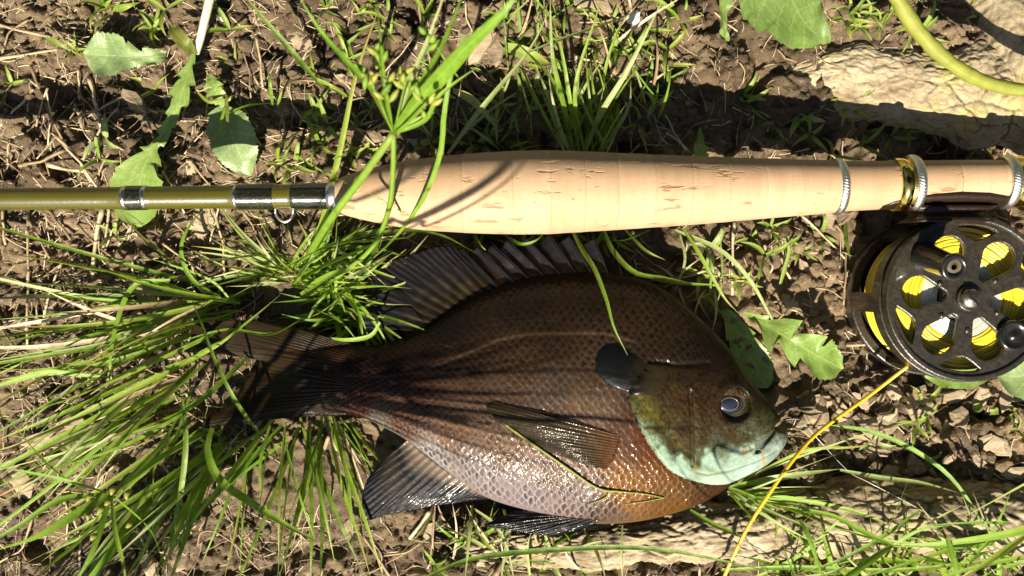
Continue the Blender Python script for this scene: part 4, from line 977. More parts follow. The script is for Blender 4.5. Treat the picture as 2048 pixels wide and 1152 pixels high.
for cx, cy, n_ in ((812, 160, 12), (742, 160, 9), (775, 190, 8), (862, 90, 6), (850, 215, 5), (755, 110, 6)):
    tube('stem', [P(*node), P((node[0]+cx)/2, (node[1]+cy)/2, 76), P(cx, cy, 86)], .28, 'sedge', tD, 8, 6)
    for i in range(n_):
        a = R(-2.6, -.5); L = R(14, 34); ox, oy = cx+R(-14, 14), cy+R(-24, 24); z = R(78, 94)
        tube('spikelet', [P(ox, oy, z), P(ox+L*.5*math.cos(a), oy+L*.5*math.sin(a), z+1), P(ox+L*math.cos(a), oy+L*math.sin(a), z+2)], lambda t: .15+.62*math.sin(math.pi*min(1, t*1.03)), random.choice(['bud', 'sedge']), tD, 7, 6)
# tuft in the gap between grip and dorsal fin, left part
tE = tuft('grass_tuft', 640, 500, 'bright green tuft between the thread wraps and the dorsal fin')
for pts, w, mt in [([(605, 520, 3), (640, 460, 18), (680, 300, 36), (712, 150, 48), (760, 10, 56)], 15, 'grass'), ([(610, 500, 3), (650, 440, 8), (640, 520, 4)], 7, 'grass'),
                   ([(600, 520, 4), (690, 480, 14), (800, 462, 18), (880, 470, 14), (955, 508, 20)], 11, 'grass'), ([(560, 540, 3), (660, 490, 16), (760, 480, 18), (830, 468, 12), (790, 415, 40), (700, 370, 42), (590, 320, 38)], 9, 'sedge'),
                   ([(760, 645, 22), (740, 672, 20), (690, 680, 19), (640, 672, 10)], 9, 'sedge'), ([(590, 520, 3), (520, 510, 7), (420, 520, 8), (360, 500, 8)], 8, 'pale_grass'), ([(720, 640, 5), (700, 590, 12), (690, 540, 10)], 10, 'grass'),
                   ([(600, 560, 3), (650, 530, 18), (720, 500, 26), (780, 470, 30)], 16, 'sedge'), ([(600, 590, 3), (660, 550, 20), (740, 530, 26)], 14, 'sedge')]:
    blade(tE, pts, w, mt, n=20)
fan(tE, [(620, 540), (640, 580), (600, 560), (660, 620)], 60, -50, 90, 60, 190, 4, 14, 5, 10, ('grass', 'sedge', 'grass'), .5, 26)
fan(tE, [(600, 545), (580, 560)], 26, 110, 200, 80, 240, 3, 12, 4, 8, ('grass', 'pale_grass', 'olive_grass'), .4, 20)
fan(tE, [(690, 640), (670, 660), (700, 610)], 30, 60, 200, 40, 130, 3, 9, 5, 10, ('grass', 'grass', 'sedge'), .5, 20)
fan(tE, [(640, 500), (660, 560), (650, 600), (690, 600)], 46, -40, 60, 70, 190, 10, 22, 7, 13, ('grass', 'sedge', 'grass', 'pale_grass'), .5, 24)
fan(tE, [(700, 560), (690, 610), (720, 640)], 26, 150, 290, 50, 150, 8, 18, 6, 12, ('grass', 'sedge', 'grass'), .5, 20)
# upright tuft behind the grip
tF = tuft('grass_tuft', 1160, 300, 'loose tuft of upright blades growing behind the middle of the grip')
for pts, w, mt in [([(1150, 310, 2), (1125, 200, 18), (1105, 110, 28), (1100, -10, 36)], 11, 'grass'), ([(1160, 310, 2), (1140, 200, 16), (1120, 90, 24), (1085, 0, 26)], 9, 'grass'), ([(1172, 300, 2), (1200, 230, 14), (1255, 140, 24), (1330, -10, 34)], 12, 'pale_grass'),
                   ([(1180, 310, 2), (1230, 200, 12), (1290, 110, 20), (1335, 0, 26)], 9, 'grass'), ([(895, 308, 10), (960, 220, 16), (1055, 105, 22), (1100, 20, 28)], 12, 'pale_grass'), ([(1055, 105, 22), (1130, 75, 26), (1230, 40, 28), (1330, -5, 28)], 9, 'pale_grass'),
                   ([(1140, 300, 3), (1115, 180, 16), (1060, 110, 22), (1000, 60, 20)], 9, 'grass'), ([(1205, 300, 3), (1255, 220, 10), (1262, 160, 14)], 9, 'pale_grass'), ([(1168, 300, 3), (1150, 180, 20), (1190, 40, 30), (1205, -10, 30)], 8, 'grass'), ([(1010, 92, 8), (1060, 110, 10), (1105, 130, 5)], 26, 'seedling'), ([(905, 180, 6), (950, 205, 10), (1002, 266, 5)], 19, 'pale_grass'),
                   ([(1130, 180, 6), (1160, 205, 8), (1185, 215, 5)], 17, 'seedling'), ([(1105, 120, 5), (1150, 150, 6)], 18, 'seedling'), ([(1215, 280, 3), (1190, 200, 10), (1180, 120, 14)], 8, 'grass')]:
    blade(tF, pts, w, mt, n=18)
fan(tF, [(1150, 300), (1180, 300), (1120, 300), (1210, 300)], 34, 60, 125, 50, 210, 3, 18, 4, 9, ('grass', 'sedge', 'pale_grass'), .25, 20)
fan(tF, [(990, 290), (1030, 290), (940, 300)], 14, 30, 160, 40, 110, 2, 9, 4, 8, ('grass', 'pale_grass'), .4, 20)
fan(tF, [(900, 250), (980, 180), (1040, 90), (1080, 260), (1240, 150), (1300, 220), (1250, 60), (1120, 60)], 46, 40, 140, 50, 190, 3, 18, 3, 7, ('grass', 'sedge', 'pale_grass', 'straw'), .35, 40)
# tuft under the grip leaning on to the fish
tG = tuft('grass_tuft', 1150, 490, 'small tuft poking out between grip and spiny fin, blade over the fish')
blade(tG, [(1140, 450, 6), (1165, 500, 20), (1190, 540, 28), (1213, 600, 33.5), (1228, 655, 36), (1255, 710, 35)], 10, 'sedge', n=24, roll=0.0, twist=0.0)
for pts, w, mt in [([(1205, 455, 6), (1225, 500, 14), (1270, 545, 20), (1330, 556, 17), (1390, 568, 12)], 11, 'grass'),
                   ([(1010, 470, 5), (1040, 488, 14), (1070, 482, 16), (1090, 465, 12)], 7, 'grass'), ([(1250, 460, 4), (1290, 500, 10), (1330, 520, 9)], 7, 'grass'), ([(1300, 460, 4), (1250, 480, 9), (1215, 480, 9)], 6, 'sedge')]:
    blade(tG, pts, w, mt, n=20)
fan(tG, [(1150, 470), (1180, 470), (1060, 470), (1220, 470), (960, 475)], 40, 200, 340, 30, 90, 3, 12, 4, 8, ('grass', 'sedge'), .6, 16)
tH = tuft('grass_tuft', 1380, 470, 'sparse long blades arching from the grip towards the toothed leaf')
for pts, w, mt in [([(1365, 455, 8), (1400, 510, 12), (1445, 590, 11), (1475, 625, 8)], 8, 'grass'), ([(1350, 460, 6), (1440, 500, 14), (1500, 560, 15), (1545, 640, 13), (1565, 670, 9)], 9, 'pale_grass'), ([(1360, 470, 4), (1370, 520, 6), (1352, 580, 5)], 6, 'pale_grass'),
                   ([(1310, 560, 6), (1380, 568, 9), (1450, 570, 8)], 6, 'grass'), ([(1440, 470, 3), (1445, 560, 6), (1430, 620, 5)], 5, 'pale_grass'), ([(1690, 440, 2), (1693, 480, 6), (1700, 520, 8)], 9, 'grass'), ([(1560, 570, 3), (1578, 500, 6), (1560, 475, 6)], 8, 'seedling')]:
    blade(tH, pts, w, mt, n=18)
fan(tH, [(1390, 590), (1420, 600), (1340, 560)], 16, 0, 360, 30, 90, 2, 8, 4, 7, ('grass', 'pale_grass', 'straw'), .5, 30)
# tuft right of the chin fanning over the branch
tI = tuft('grass_tuft', 1455, 985, 'fan of fine pale green blades right under the fish chin')
for pts, w, mt in [([(1460, 975, 6), (1560, 955, 14), (1680, 938, 16)], 14, 'pale_grass'), ([(1680, 940, 16), (1760, 955, 15), (1840, 965, 14), (1915, 985, 12)], 9, 'pale_grass'), ([(1465, 965, 6), (1580, 920, 16), (1740, 865, 16), (1850, 835, 12), (1910, 800, 8)], 9, 'pale_grass'),
                   ([(1465, 975, 6), (1600, 905, 14), (1700, 895, 12), (1755, 890, 8)], 10, 'grass'), ([(1655, 852, 12), (1720, 858, 16), (1800, 885, 18), (1880, 935, 18), (1930, 990, 17), (1962, 1045, 15), (1968, 1060, 12)], 10, 'sedge'),
                   ([(1470, 985, 6), (1560, 1010, 14), (1690, 1060, 18), (1830, 1105, 18), (1900, 1150, 16)], 11, 'grass'), ([(1475, 985, 8), (1540, 990, 14), (1700, 1020, 18), (1800, 1060, 16)], 10, 'sedge'), ([(1380, 1020, 10), (1430, 1050, 12), (1510, 1085, 10)], 10, 'sedge'), ([(1460, 985, 6), (1500, 1030, 14), (1535, 1060, 10)], 7, 'grass')]:
    blade(tI, pts, w, mt, n=20)
fan(tI, [(1462, 980), (1470, 985)], 20, -42, 24, 60, 250, 6, 14, 5, 9, ('pale_grass', 'grass', 'sedge'), .15, 10, zr=6)
# thick leaning grass along the bottom right corner
tJ = tuft('grass_tuft', 2040, 1110, 'thick leaning sedge and grass in front of the fallen branch', 'grass')
nd = (1785, 1090, 34)
for pts, w, mt in [([(2140, 1020, 30), (2040, 1062, 38), (1900, 1085, 38), nd], 19, 'sedge'), ([nd, (1700, 1150, 34), (1620, 1200, 30)], 16, 'sedge'), ([nd, (1720, 1060, 40), (1660, 1030, 44), (1550, 1010, 46), (1480, 960, 30)][:4], 10, 'sedge'), ([nd, (1840, 1060, 38), (1900, 1050, 40), (1850, 1025, 44), (1780, 1016, 46)][:3], 9, 'sedge'),
                   ([(2100, 940, 20), (2000, 995, 22), (1900, 1050, 22), (1850, 1080, 18)], 11, 'pale_grass'), ([(1600, 1040, 48), (1620, 1080, 52), (1650, 1170, 52)], 12, 'sedge'), ([(1895, 1075, 40), (1910, 1130, 42), (1920, 1180, 42)], 12, 'sedge'), ([(2070, 1060, 20), (1980, 1120, 22), (1900, 1170, 18)], 12, 'grass'),
                   ([(840, 1160, 6), (950, 1116, 12), (1150, 1097, 16), (1300, 1097, 17), (1430, 1118, 16), (1570, 1150, 10)], 11, 'grass'), ([(1440, 1140, 6), (1600, 1135, 14), (1800, 1140, 16), (2060, 1110, 14)], 10, 'grass'), ([(1840, 1020, 30), (1770, 1070, 32), (1680, 1120, 30), (1590, 1150, 26)], 9, 'grass'), ([(1500, 1160, 5), (1600, 1110, 16), (1690, 1030, 26), (1710, 1020, 24)], 9, 'sedge')]:
    blade(tJ, pts, w, mt, n=20)
fan(tJ, [(1560, 1150), (1650, 1150), (1750, 1150), (1850, 1150), (1950, 1150), (2040, 1140)], 26, 5, 175, 60, 180, 6, 20, 5, 11, ('grass', 'sedge', 'sedge', 'pale_grass', 'olive_grass'), .35, 40)
fan(tJ, [(2060, 1060), (2080, 1130)], 9, 170, 215, 150, 380, 10, 30, 6, 12, ('grass', 'sedge', 'sedge'), .3, 25)
fan(tJ, [(1600, 1175), (1700, 1170), (1800, 1175), (1900, 1170), (2000, 1165)], 44, -8, 188, 60, 190, 8, 24, 6, 13, ('grass', 'sedge', 'pale_grass', 'sedge'), .4, 50)
tK = tuft('grass_tuft', 1010, 1090, 'thin pale stalks sprouting below the pelvic fin')
for pts, w, mt in [([(945, 1010, 3), (940, 1060, 10), (930, 1160, 12)], 8, 'pale_grass'), ([(1005, 1010, 3), (1015, 1060, 9), (1000, 1170, 10)], 8, 'pale_grass'), ([(940, 1012, 3), (990, 1050, 9), (1015, 1100, 10), (1030, 1170, 8)], 7, 'pale_grass'), ([(1060, 1160, 3), (1055, 1100, 8), (1062, 1065, 9)], 6, 'pale_grass'),
                   ([(1245, 1050, 6), (1243, 1100, 9), (1245, 1165, 8)], 5, 'pale_grass'), ([(1150, 1065, 4), (1100, 1100, 9), (1080, 1150, 8)], 7, 'grass'), ([(870, 1020, 4), (845, 1060, 8), (800, 1110, 5)], 6, 'pale_grass'), ([(1170, 1060, 4), (1200, 1120, 12), (1215, 1175, 10)], 9, 'pale_grass'), ([(870, 1010, 4), (865, 1080, 6), (868, 1110, 2)], 5, 'straw')]:
    blade(tK, pts, w, mt, n=14)
fan(tK, [(990, 1090), (1080, 1120), (1160, 1120), (930, 1100)], 36, 20, 160, 40, 120, 3, 12, 4, 8, ('pale_grass', 'grass', 'straw'), .4, 30)
# tall grass just beyond the lower edge whose stripes of shade fall over the fish
tL = tuft('grass_tuft', -20, 1400, 'tall arching grass standing past the lower edge, shading the fish')
def shade_blade(t, target, zs, w, root, zf=22.0):
    """a tall blade standing where its shadow falls along target (px on the fish)"""
    pts = [root]
    for (x, y), z in zip(target, zs):
        q = np.array(P(x, y, zf)); pts.append(tuple(q+np.array(SUN_DIR)*((z-zf)/SUN_DIR.z)))
    V, F, luv = strip_geo(catmull(pts, 70), lambda k: w*(.5+.5*min(1, k*3))*min(1, (1.03-k)*5), R(-.4, .4), .15, R(-.4, .4)); mesh('blade', V, F, 'grass', t, {'luv': ('FLOAT_VECTOR', luv)})
for i in range(64):
    ang = math.radians(R(-6, 27) if i < 58 else R(-16, -6)); x0, y0 = 560+R(-30, 60), 832+R(-26, 14); L = R(280, 620); cv = R(-.06, .10)
    tg = [(x0+L*f*math.cos(ang), y0-L*f*math.sin(ang)+cv*L*f*f) for f in (0, .25, .5, .75, 1)]
    z0 = R(104, 116); q0 = P(R(-160, 120), R(1330, 1450))
    shade_blade(tL, tg, [z0+2*k for k in range(5)], R(.5, 1.25), (q0[0], q0[1], -2))
for tg in ([(600, 842), (800, 785), (1000, 752), (1150, 738), (1330, 745)], [(620, 846), (850, 806), (1050, 790), (1200, 784), (1420, 815)], [(600, 825), (820, 745), (1050, 705), (1200, 694), (1350, 712)]):
    q0 = P(R(-160, 120), R(1330, 1450)); shade_blade(tL, tg, [108, 111, 114, 116, 115], R(.9, 1.5), (q0[0], q0[1], -2))
for tg, w_ in (([(700, 560), (800, 468), (890, 398), (980, 340), (1080, 280), (1180, 225)], 2.6), ([(760, 560), (840, 478), (920, 412), (1010, 345), (1110, 270), (1200, 210)], 1.5), ([(600, 470), (700, 408), (800, 352), (900, 300), (1000, 250)], 1.5)):
    q0 = P(R(-160, 120), R(1330, 1450)); shade_blade(tL, tg, [140+3*k for k in range(len(tg))], w_, (q0[0], q0[1], -2), 36.0)
tM = tuft('grass_tuft', 1760, 1410, 'second tall arching grass past the lower edge, below the chin')
for tg in ([(1360, 895), (1440, 930), (1490, 945)], [(1440, 915), (1490, 895), (1550, 880)]):
    z0 = R(100, 118); q0 = P(R(1720, 1800), R(1380, 1450)); shade_blade(tM, tg, [z0, z0+12, z0+6], R(.9, 1.3), (q0[0], q0[1], -2))
# thin tuft at the upper left
tN = tuft('grass_tuft', 640, 170, 'narrow blades and bent shoots above the black thread wraps')
for pts, w, mt in [([(645, 175, 2), (590, 110, 10), (530, 40, 16), (480, -20, 18)], 12, 'grass'), ([(565, 165, 2), (600, 160, 5), (635, 160, 4)], 8, 'grass'), ([(625, 155, 3), (660, 170, 5), (680, 178, 2)], 8, 'grass'), ([(628, 150, 3), (620, 110, 8), (622, 85, 8)], 8, 'grass'),
                   ([(450, 230, 5), (500, 210, 9), (560, 205, 7)], 8, 'grass'), ([(545, 210, 2), (540, 170, 8), (538, 138, 8)], 8, 'grass'), ([(452, 190, 7), (455, 240, 9), (458, 282, 7)], 9, 'olive_grass'), ([(395, 185, 3), (420, 205, 8), (452, 198, 8)], 7, 'grass'), ([(555, 320, 2), (560, 290, 7), (610, 255, 8)], 8, 'grass'), ([(555, 210, 2), (565, 180, 6)], 7, 'seedling'),
                   ([(590, 310, 2), (640, 340, 10), (700, 370, 12)], 7, 'sedge'), ([(440, 250, 8), (455, 200, 8), (470, 190, 7)], 7, 'sedge'), ([(90, 75, 4), (120, 90, 6), (140, 102, 4)], 11, 'seedling'), ([(143, 100, 4), (155, 110, 5), (168, 120, 4)], 10, 'seedling'), ([(230, 20, 4), (255, 12, 8), (280, 5, 6)], 14, 'seedling'), ([(180, 30, 4), (200, 22, 7), (240, 8, 6)], 10, 'seedling')]:
    blade(tN, pts, w, mt, n=14)

# ------------------------------------------------------------------ broad leaves
def lobes(n, lo, ph=0.0, sharp=1.0, end=.75, seed=0):
    rs = random.Random(seed); jit = [rs.uniform(-.15, .15) for _ in range(60)]
    def f(t, sd):
        if t > end: return 1-.10*abs(math.sin(t*60+ph))
        u = t*n+ph+(.37 if sd > 0 else 0); k = int(u) % 60; v = u-int(u)
        saw = v**sharp
        return lo+(1-lo)*saw+jit[k]*.5
    return f
def wi(tab): return lambda t: float(np.interp(t, [a for a, b in tab], [b for a, b in tab]))
def bleaf(lab, pts, tab, mat, **kw):
    nm = kw.pop('nm', 'broad_leaf'); o = leaf(nm, pts, wi(tab), mat, **kw); return label(o, lab, 'leaf')
bleaf('oval pale green leaf with white spots lying flat on soil', [(332, 112, 4), (290, 116, 4.5), (240, 112, 5), (200, 110, 5), (168, 108, 4)], [(0, 10), (.15, 18), (.3, 16), (.4, 28), (.6, 47), (.8, 43), (.93, 26), (1, 3)], 'blue_leaf', teeth=lobes(5, .75, .3, 1, .5, 2), wav=.9, seed=1, nl=60)
bleaf('long toothed dandelion leaf running under the olive rod blank', [(390, 95, 5), (378, 140, 6), (366, 180, 7), (352, 220, 7), (330, 265, 6), (305, 300, 6), (285, 345, 6), (276, 400, 5), (276, 454, 4)],
      [(0, 4), (.12, 14), (.2, 26), (.3, 24), (.34, 14), (.5, 15), (.58, 14), (.62, 34), (.70, 48), (.8, 60), (.9, 52), (.97, 30), (1, 4)], 'dandelion', teeth=lobes(9, .45, .1, .8, .72, 3), wav=.5, seed=2, nl=90, nw=11)
bleaf('small curled dark shoot leaf beside the toothed dandelion leaf', [(393, 108, 5), (372, 88, 9), (352, 66, 9), (340, 50, 7)], [(0, 3), (.3, 13), (.6, 14), (1, 2)], 'olive_grass', wav=.3, seed=3, nl=24, nw=7)
bleaf('broad blue green leaf with pointed tip above the hook keeper', [(446, 212, 4), (452, 240, 5), (465, 270, 6), (480, 310, 5), (500, 352, 3)], [(0, 6), (.1, 30), (.25, 46), (.5, 50), (.75, 40), (.9, 22), (1, 2)], 'blue_leaf', teeth=lobes(4, .8, .2, 1, .3, 5), wav=.6, seed=4, nl=50)
bleaf('narrow jagged leaf just above the broad blue green leaf', [(420, 150, 5), (430, 180, 6), (446, 215, 5)], [(0, 4), (.3, 20), (.6, 22), (1, 8)], 'dandelion', teeth=lobes(4, .4, .1, .8, 1.1, 6), wav=.3, seed=5, nl=40)
bleaf('pale toothed dandelion leaf between the fish head and reel', [(1488, 625, 10), (1530, 648, 13), (1580, 680, 15), (1635, 712, 13), (1684, 738, 8)], [(0, 4), (.15, 14), (.3, 40), (.45, 44), (.6, 46), (.8, 42), (.93, 26), (1, 4)], 'dandelion', teeth=lobes(4.3, .35, .15, .8, .7, 8), wav=.9, seed=6, nl=80, nw=11)
bleaf('shaded dandelion leaf tucked against the fish forehead', [(1448, 615, 0), (1474, 665, 0), (1500, 715, 0), (1536, 775, 0)], [(0, 6), (.2, 22), (.5, 38), (.8, 36), (.95, 20), (1, 3)], 'dandelion', teeth=lobes(4, .75, .3, 1, .6, 9), wav=.5, seed=7, nl=50)
bleaf('narrow shaded dandelion leaf rising against the handle edge', [(1400, 318, 2), (1400, 290, 7), (1400, 255, 9)], [(0, 20), (.4, 18), (1, 1)], 'dandelion', teeth=lobes(3, .6, .1, .8, .8, 10), wav=.3, seed=8, nl=24, nw=7)
bleaf('large crinkled green leaf hanging over the upper soil', [(1540, -150, 26), (1555, -80, 28), (1575, -20, 26), (1606, 40, 21), (1650, 88, 15)], [(0, 60), (.25, 110), (.5, 108), (.7, 78), (.85, 44), (.95, 16), (1, 3)], 'burdock', teeth=lobes(9, .9, .3, 1, 1.1, 11), wav=1.4, seed=9, nl=80, nw=15, cup=.04, fold=.06)
bleaf('folded side leaf hanging beside the large crinkled leaf', [(1462, -60, 24), (1448, 0, 22), (1446, 40, 20), (1452, 82, 15)], [(0, 14), (.3, 18), (.6, 14), (.85, 8), (1, 1)], 'burdock', wav=.8, seed=10, nl=36, roll=.5)
bleaf('pale broad leaf under the right lower edge of the reel', [(2140, 700, 5), (2090, 725, 7), (2040, 752, 8), (1992, 748, 6)], [(0, 20), (.3, 60), (.6, 62), (.85, 34), (1, 3)], 'blue_leaf', wav=.8, seed=11, nl=44)
bleaf('green leaf lying underneath the bottom of the reel', [(1990, 735, 1), (1930, 748, 2.5), (1850, 752, 3)], [(0, 12), (.4, 30), (.8, 24), (1, 4)], 'dandelion', wav=.4, seed=12, nl=36)
for x, y, r in ((1955, 815, 11), (1988, 822, 9), (415, 960, 13), (395, 928, 7), (278, 1080, 16), (850, 285, 9), (862, 300, 8)):
    q = on_ground(x, y, 2.2)
    label(leaf('cotyledon', [(x-r, y+1, q[2]), (x, y, q[2]+.6), (x+r, y-2, q[2]+.2)], lambda t: r*.8*math.sqrt(max(0, 1-(2*t-1)**2))+.3, 'seedling', nl=14, nw=7), 'tiny round green seed leaf lying on bare soil', 'leaf', 'tiny round seed leaves')
# thick green stalk at the upper right
label(tube('plant_stalk', [P(1770, -60, 52), P(1796, 0, 50), P(1836, 62, 46), P(1896, 122, 42), P(1966, 162, 38), P(2048, 180, 36), P(2150, 178, 36)], lambda t: (2.25-.45*t)*(1+.05*math.sin(t*37)+.04*math.sin(t*91)), 'stem', None, 90, 16), 'thick yellow green stalk curving above the pale root', 'stalk')
label(tube('plant_stalk', [P(424, -20, 10), P(412, 30, 9), P(400, 80, 6), P(392, 106, 4)], lambda t: 1.5-.3*t, 'white_stalk', None, 20, 10), 'whitish leaf stalk above the toothed dandelion leaf', 'stalk')

ANCH = [(245, 110, 'the oval spotted leaf'), (275, 440, 'the round end of the long toothed leaf'), (470, 280, 'the broad blue green leaf'), (40, 400, 'the thin end of the rod blank'), (270, 390, 'the short black thread wrap'), (565, 440, 'the hook keeper'),
        (400, 690, 'the upper tail lobe'), (430, 850, 'the lower tail lobe'), (787, 268, 'the tall sedge node'), (640, 130, 'the narrow bent shoots'), (1150, 200, 'the loose upright tuft'), (1000, 60, 'the blurred sedge leaf'), (1400, 280, 'the small leaf at the grip edge'), (1560, 50, 'the large crinkled leaf'),
        (1570, 170, 'the buried end of the pale root'), (1800, 40, 'the thick green stalk'), (2020, 60, 'the side root'), (1690, 260, 'the foremost knurled ring'), (1830, 280, 'the sliding brass band'), (1960, 290, 'the butt band'), (1600, 680, 'the pale toothed dandelion leaf'), (1480, 620, 'the fish forehead'), (1320, 540, 'the fish nape'),
        (1680, 560, 'the reel frame'), (1880, 790, 'the underside of the reel'), (1650, 830, 'the loose yellow line'), (1740, 940, 'the clear leader'), (1960, 930, 'the thick end of the fallen branch'), (745, 1020, 'the anal fin'), (1080, 1090, 'the pelvic fin'), (620, 880, 'the tail base'), (222, 1000, 'the budding sedge'), (60, 920, 'the smooth mud'),
        (60, 180, 'the long pale straw'), (60, 620, 'the tips of the sweeping tuft'), (1330, 1110, 'the long arching bottom blade')]
def near(x, y): return min(ANCH, key=lambda a: (a[0]-x)**2+(a[1]-y)**2)[2]
# ------------------------------------------------------------------ grass seedlings
def seedling_proto(nl, L, w, mat):
    t = empty('grass_seedling', (0, 0, 0)); a0 = R(0, 6.28)
    for i in range(nl):
        a = a0+i*6.28/nl+R(-.5, .5); l = L*R(.6, 1.1); h = l*R(.25, .7)
        pts = [(0, 0, 0), (l*.35*math.cos(a), l*.35*math.sin(a), h*.7), (l*.7*math.cos(a+.1), l*.7*math.sin(a+.1), h), (l*math.cos(a+.2), l*math.sin(a+.2), h*.85)]
        V, F, luv = strip_geo(catmull(pts, 9), grass_w(w*R(.8, 1.2)), R(-.4, .4), .2, R(-.4, .4)); mesh('leaf', V, F, mat, t, {'luv': ('FLOAT_VECTOR', luv)}, origin=(0, 0, 0))
    return t
protos = [seedling_proto(n, L, w, m) for n, L, w, m in ((3, 9, 1.7, 'seedling'), (4, 8, 1.5, 'seedling'), (3, 11, 1.6, 'seedling'), (5, 7, 1.4, 'seedling'), (3, 8, 2.0, 'pale_grass'), (4, 10, 1.4, 'grass'))]
used = set(); SEEDLOOK = ('three leaved', 'four leaved', 'long leaved', 'five leaved', 'pale three leaved', 'slender dark four leaved')
def seedlings(pos, lab, group, s0=.7, s1=1.15):
    for x, y in pos:
        i = random.randrange(len(protos)); q = P(*on_ground(x, y, -.3)); s = R(s0, s1)
        o = protos[i]
        if i in used: o = copy_thing(o, q, R(0, 6.28), s)
        else: o.location = Vector(q)/1000; o.rotation_euler.z = R(0, 6.28); o.scale = (s, s, s); used.add(i)
        label(o, '%s %s grass seedling near %s' % ('tiny' if s < .9 else 'small', SEEDLOOK[i], near(x, y)), 'seedling', 'grass seedlings in the soil')
seedlings([(1690, 212), (1695, 232), (1820, 235), (1815, 262), (1600, 232), (1590, 245), (1545, 265), (1485, 190), (1490, 205), (1620, 270), (1725, 290), (1850, 250), (1880, 245), (1550, 250), (1665, 310), (1960, 290), (1730, 265), (1780, 275)],
          'small green grass seedling along the shaded edge of the pale root', 'seedlings beside the root')
seedlings([(1690, 40), (1720, 55), (1700, 20), (1740, 30), (1665, 30), (1830, 75), (1840, 60), (1985, 20), (1960, 40), (1990, 55), (2010, 15), (1940, 20), (1780, 25), (1760, 50), (2030, 60)],
          'bright grass seedling in the patch beyond the pale root', 'seedlings beyond the root')
seedlings([(1340, 20), (1345, 60), (1300, 60), (1335, 100), (1330, 165), (1320, 190), (1230, 110), (1235, 90), (1310, 210), (1215, 60), (1200, 90), (1240, 200), (1050, 130), (1000, 210), (1040, 220), (960, 290), (1340, 130), (1270, 95), (1360, 45), (1290, 170), (1180, 230), (1225, 250), (1280, 250), (1010, 40), (1140, 20), (1080, 60), (1160, 100), (970, 150), (1120, 200), (1070, 180)],
          'small grass seedling in bare soil behind the middle of the grip', 'seedlings behind the grip')
seedlings([(690, 90), (695, 120), (775, 40), (780, 70), (700, 70), (720, 30), (860, 290), (875, 180), (700, 200), (690, 250), (745, 220), (640, 290), (700, 310), (730, 300), (830, 170), (740, 15), (850, 30), (650, 20), (720, 250)],
          'small grass seedling in soil around the tall sedge', 'seedlings around the sedge')
seedlings([(210, 15), (225, 30), (305, 60), (310, 50), (330, 20), (150, 100), (310, 180), (460, 60), (590, 330), (210, 280), (200, 320), (470, 130), (630, 220), (655, 250), (560, 330), (25, 170)],
          'small grass seedling in the bare soil above the olive rod blank', 'seedlings above the rod blank')
seedlings([(1540, 455), (1570, 490), (1500, 480), (1600, 500), (1480, 560), (1840, 810), (1850, 830), (1830, 850), (1745, 885), (1850, 920), (2030, 830), (2035, 860), (1420, 500), (1400, 550), (1530, 510), (1640, 470)],
          'small grass seedling in the soil left of and below the reel', 'seedlings around the reel')
seedlings([(960, 1070), (1010, 1120), (1160, 1140), (1100, 1110), (420, 890), (440, 870), (1220, 1120), (870, 1130), (350, 1010), (230, 470)],
          'small grass seedling in the soil below the fish', 'seedlings below the fish')

# ------------------------------------------------------------------ straw, chips, clods
def put_straw(x0, y0, x1, y1, w, lab, grp, bow=0.0, dz=None, mat='straw', lift=0.0):
    a = P(*on_ground(x0, y0)); b = P(*on_ground(x1, y1)); a = np.array(a); b = np.array(b)
    m = (a+b)/2; pz = max(gz(m[0], m[1])+.4, (a[2]+b[2])/2)
    n = np.array([-(b-a)[1], (b-a)[0], 0])*bow
    r = w/PXMM/2
    o = tube('straw', [a+(0, 0, r+.5+lift), (a*.7+b*.3)+n*.7+(0, 0, r+1.2+lift), np.array([m[0], m[1], pz+r+.6+lift])+n, (a*.3+b*.7)+n*.6+(0, 0, r+1.2+lift), b+(0, 0, r+.5+lift)], lambda t: r*(.85+.15*math.cos(t*7))*(1-.25*t), mat, None, 12, 6)
    L_ = math.hypot(x1-x0, y1-y0); label(o, '%s %s %s straw near %s' % ('long' if L_ > 95 else 'short', 'thick' if w > 6.5 else 'thin' if w < 4.5 else 'narrow', 'bent' if abs(bow) > .07 else 'straight', near((x0+x1)/2, (y0+y1)/2)), 'straw', 'dry straws on the soil'); return o
SL = ('dry tan straw lying on soil at the rod tip side', 'straws on the rod tip side')
for s in [(-10, 48, 105, 76, 8), (-10, 120, 178, 90, 8), (65, 132, 128, 280, 7), (182, 158, 206, 256, 11), (42, 332, 132, 302, 9), (115, 272, 190, 372, 9), (130, 290, 200, 380, 7), (60, 428, 58, 690, 7), (60, 440, 105, 520, 7), (210, 415, 190, 570, 12), (222, 415, 205, 520, 7), (100, 420, 145, 480, 8), (82, 483, 160, 490, 9), (10, 420, 15, 490, 8), (0, 640, 50, 710, 8), (140, 500, 90, 640, 7), (430, 420, 452, 560, 7), (515, 75, 528, 180, 7), (275, 230, 345, 222, 5), (160, 140, 162, 200, 6), (100, 330, 190, 345, 12), (0, 255, 70, 180, 7), (150, 180, 250, 262, 5), (300, 410, 240, 490, 5)]:
    put_straw(*s, *SL, bow=R(-.08, .08))
for i in range(130):
    x, y = R(-20, 520), R(150, 1120) if i > 20 else R(20, 500); a = random.gauss(1.57, .7); L = R(35, 130)
    put_straw(x, y, x+L*math.cos(a), y+L*math.sin(a), R(3, 7), *SL, bow=R(-.18, .18))
SM = ('thin dry straw scattered in the soil behind the grip', 'straws behind the grip')
for s in [(1195, 128, 1290, 290, 9), (838, 10, 832, 100, 7), (1250, 200, 1262, 300, 6), (1330, 230, 1370, 300, 5), (700, 240, 760, 300, 5), (1150, 115, 1195, 122, 7), (930, 230, 945, 300, 5), (1600, 240, 1660, 236, 4)]:
    put_straw(*s, *SM, bow=R(-.08, .08))
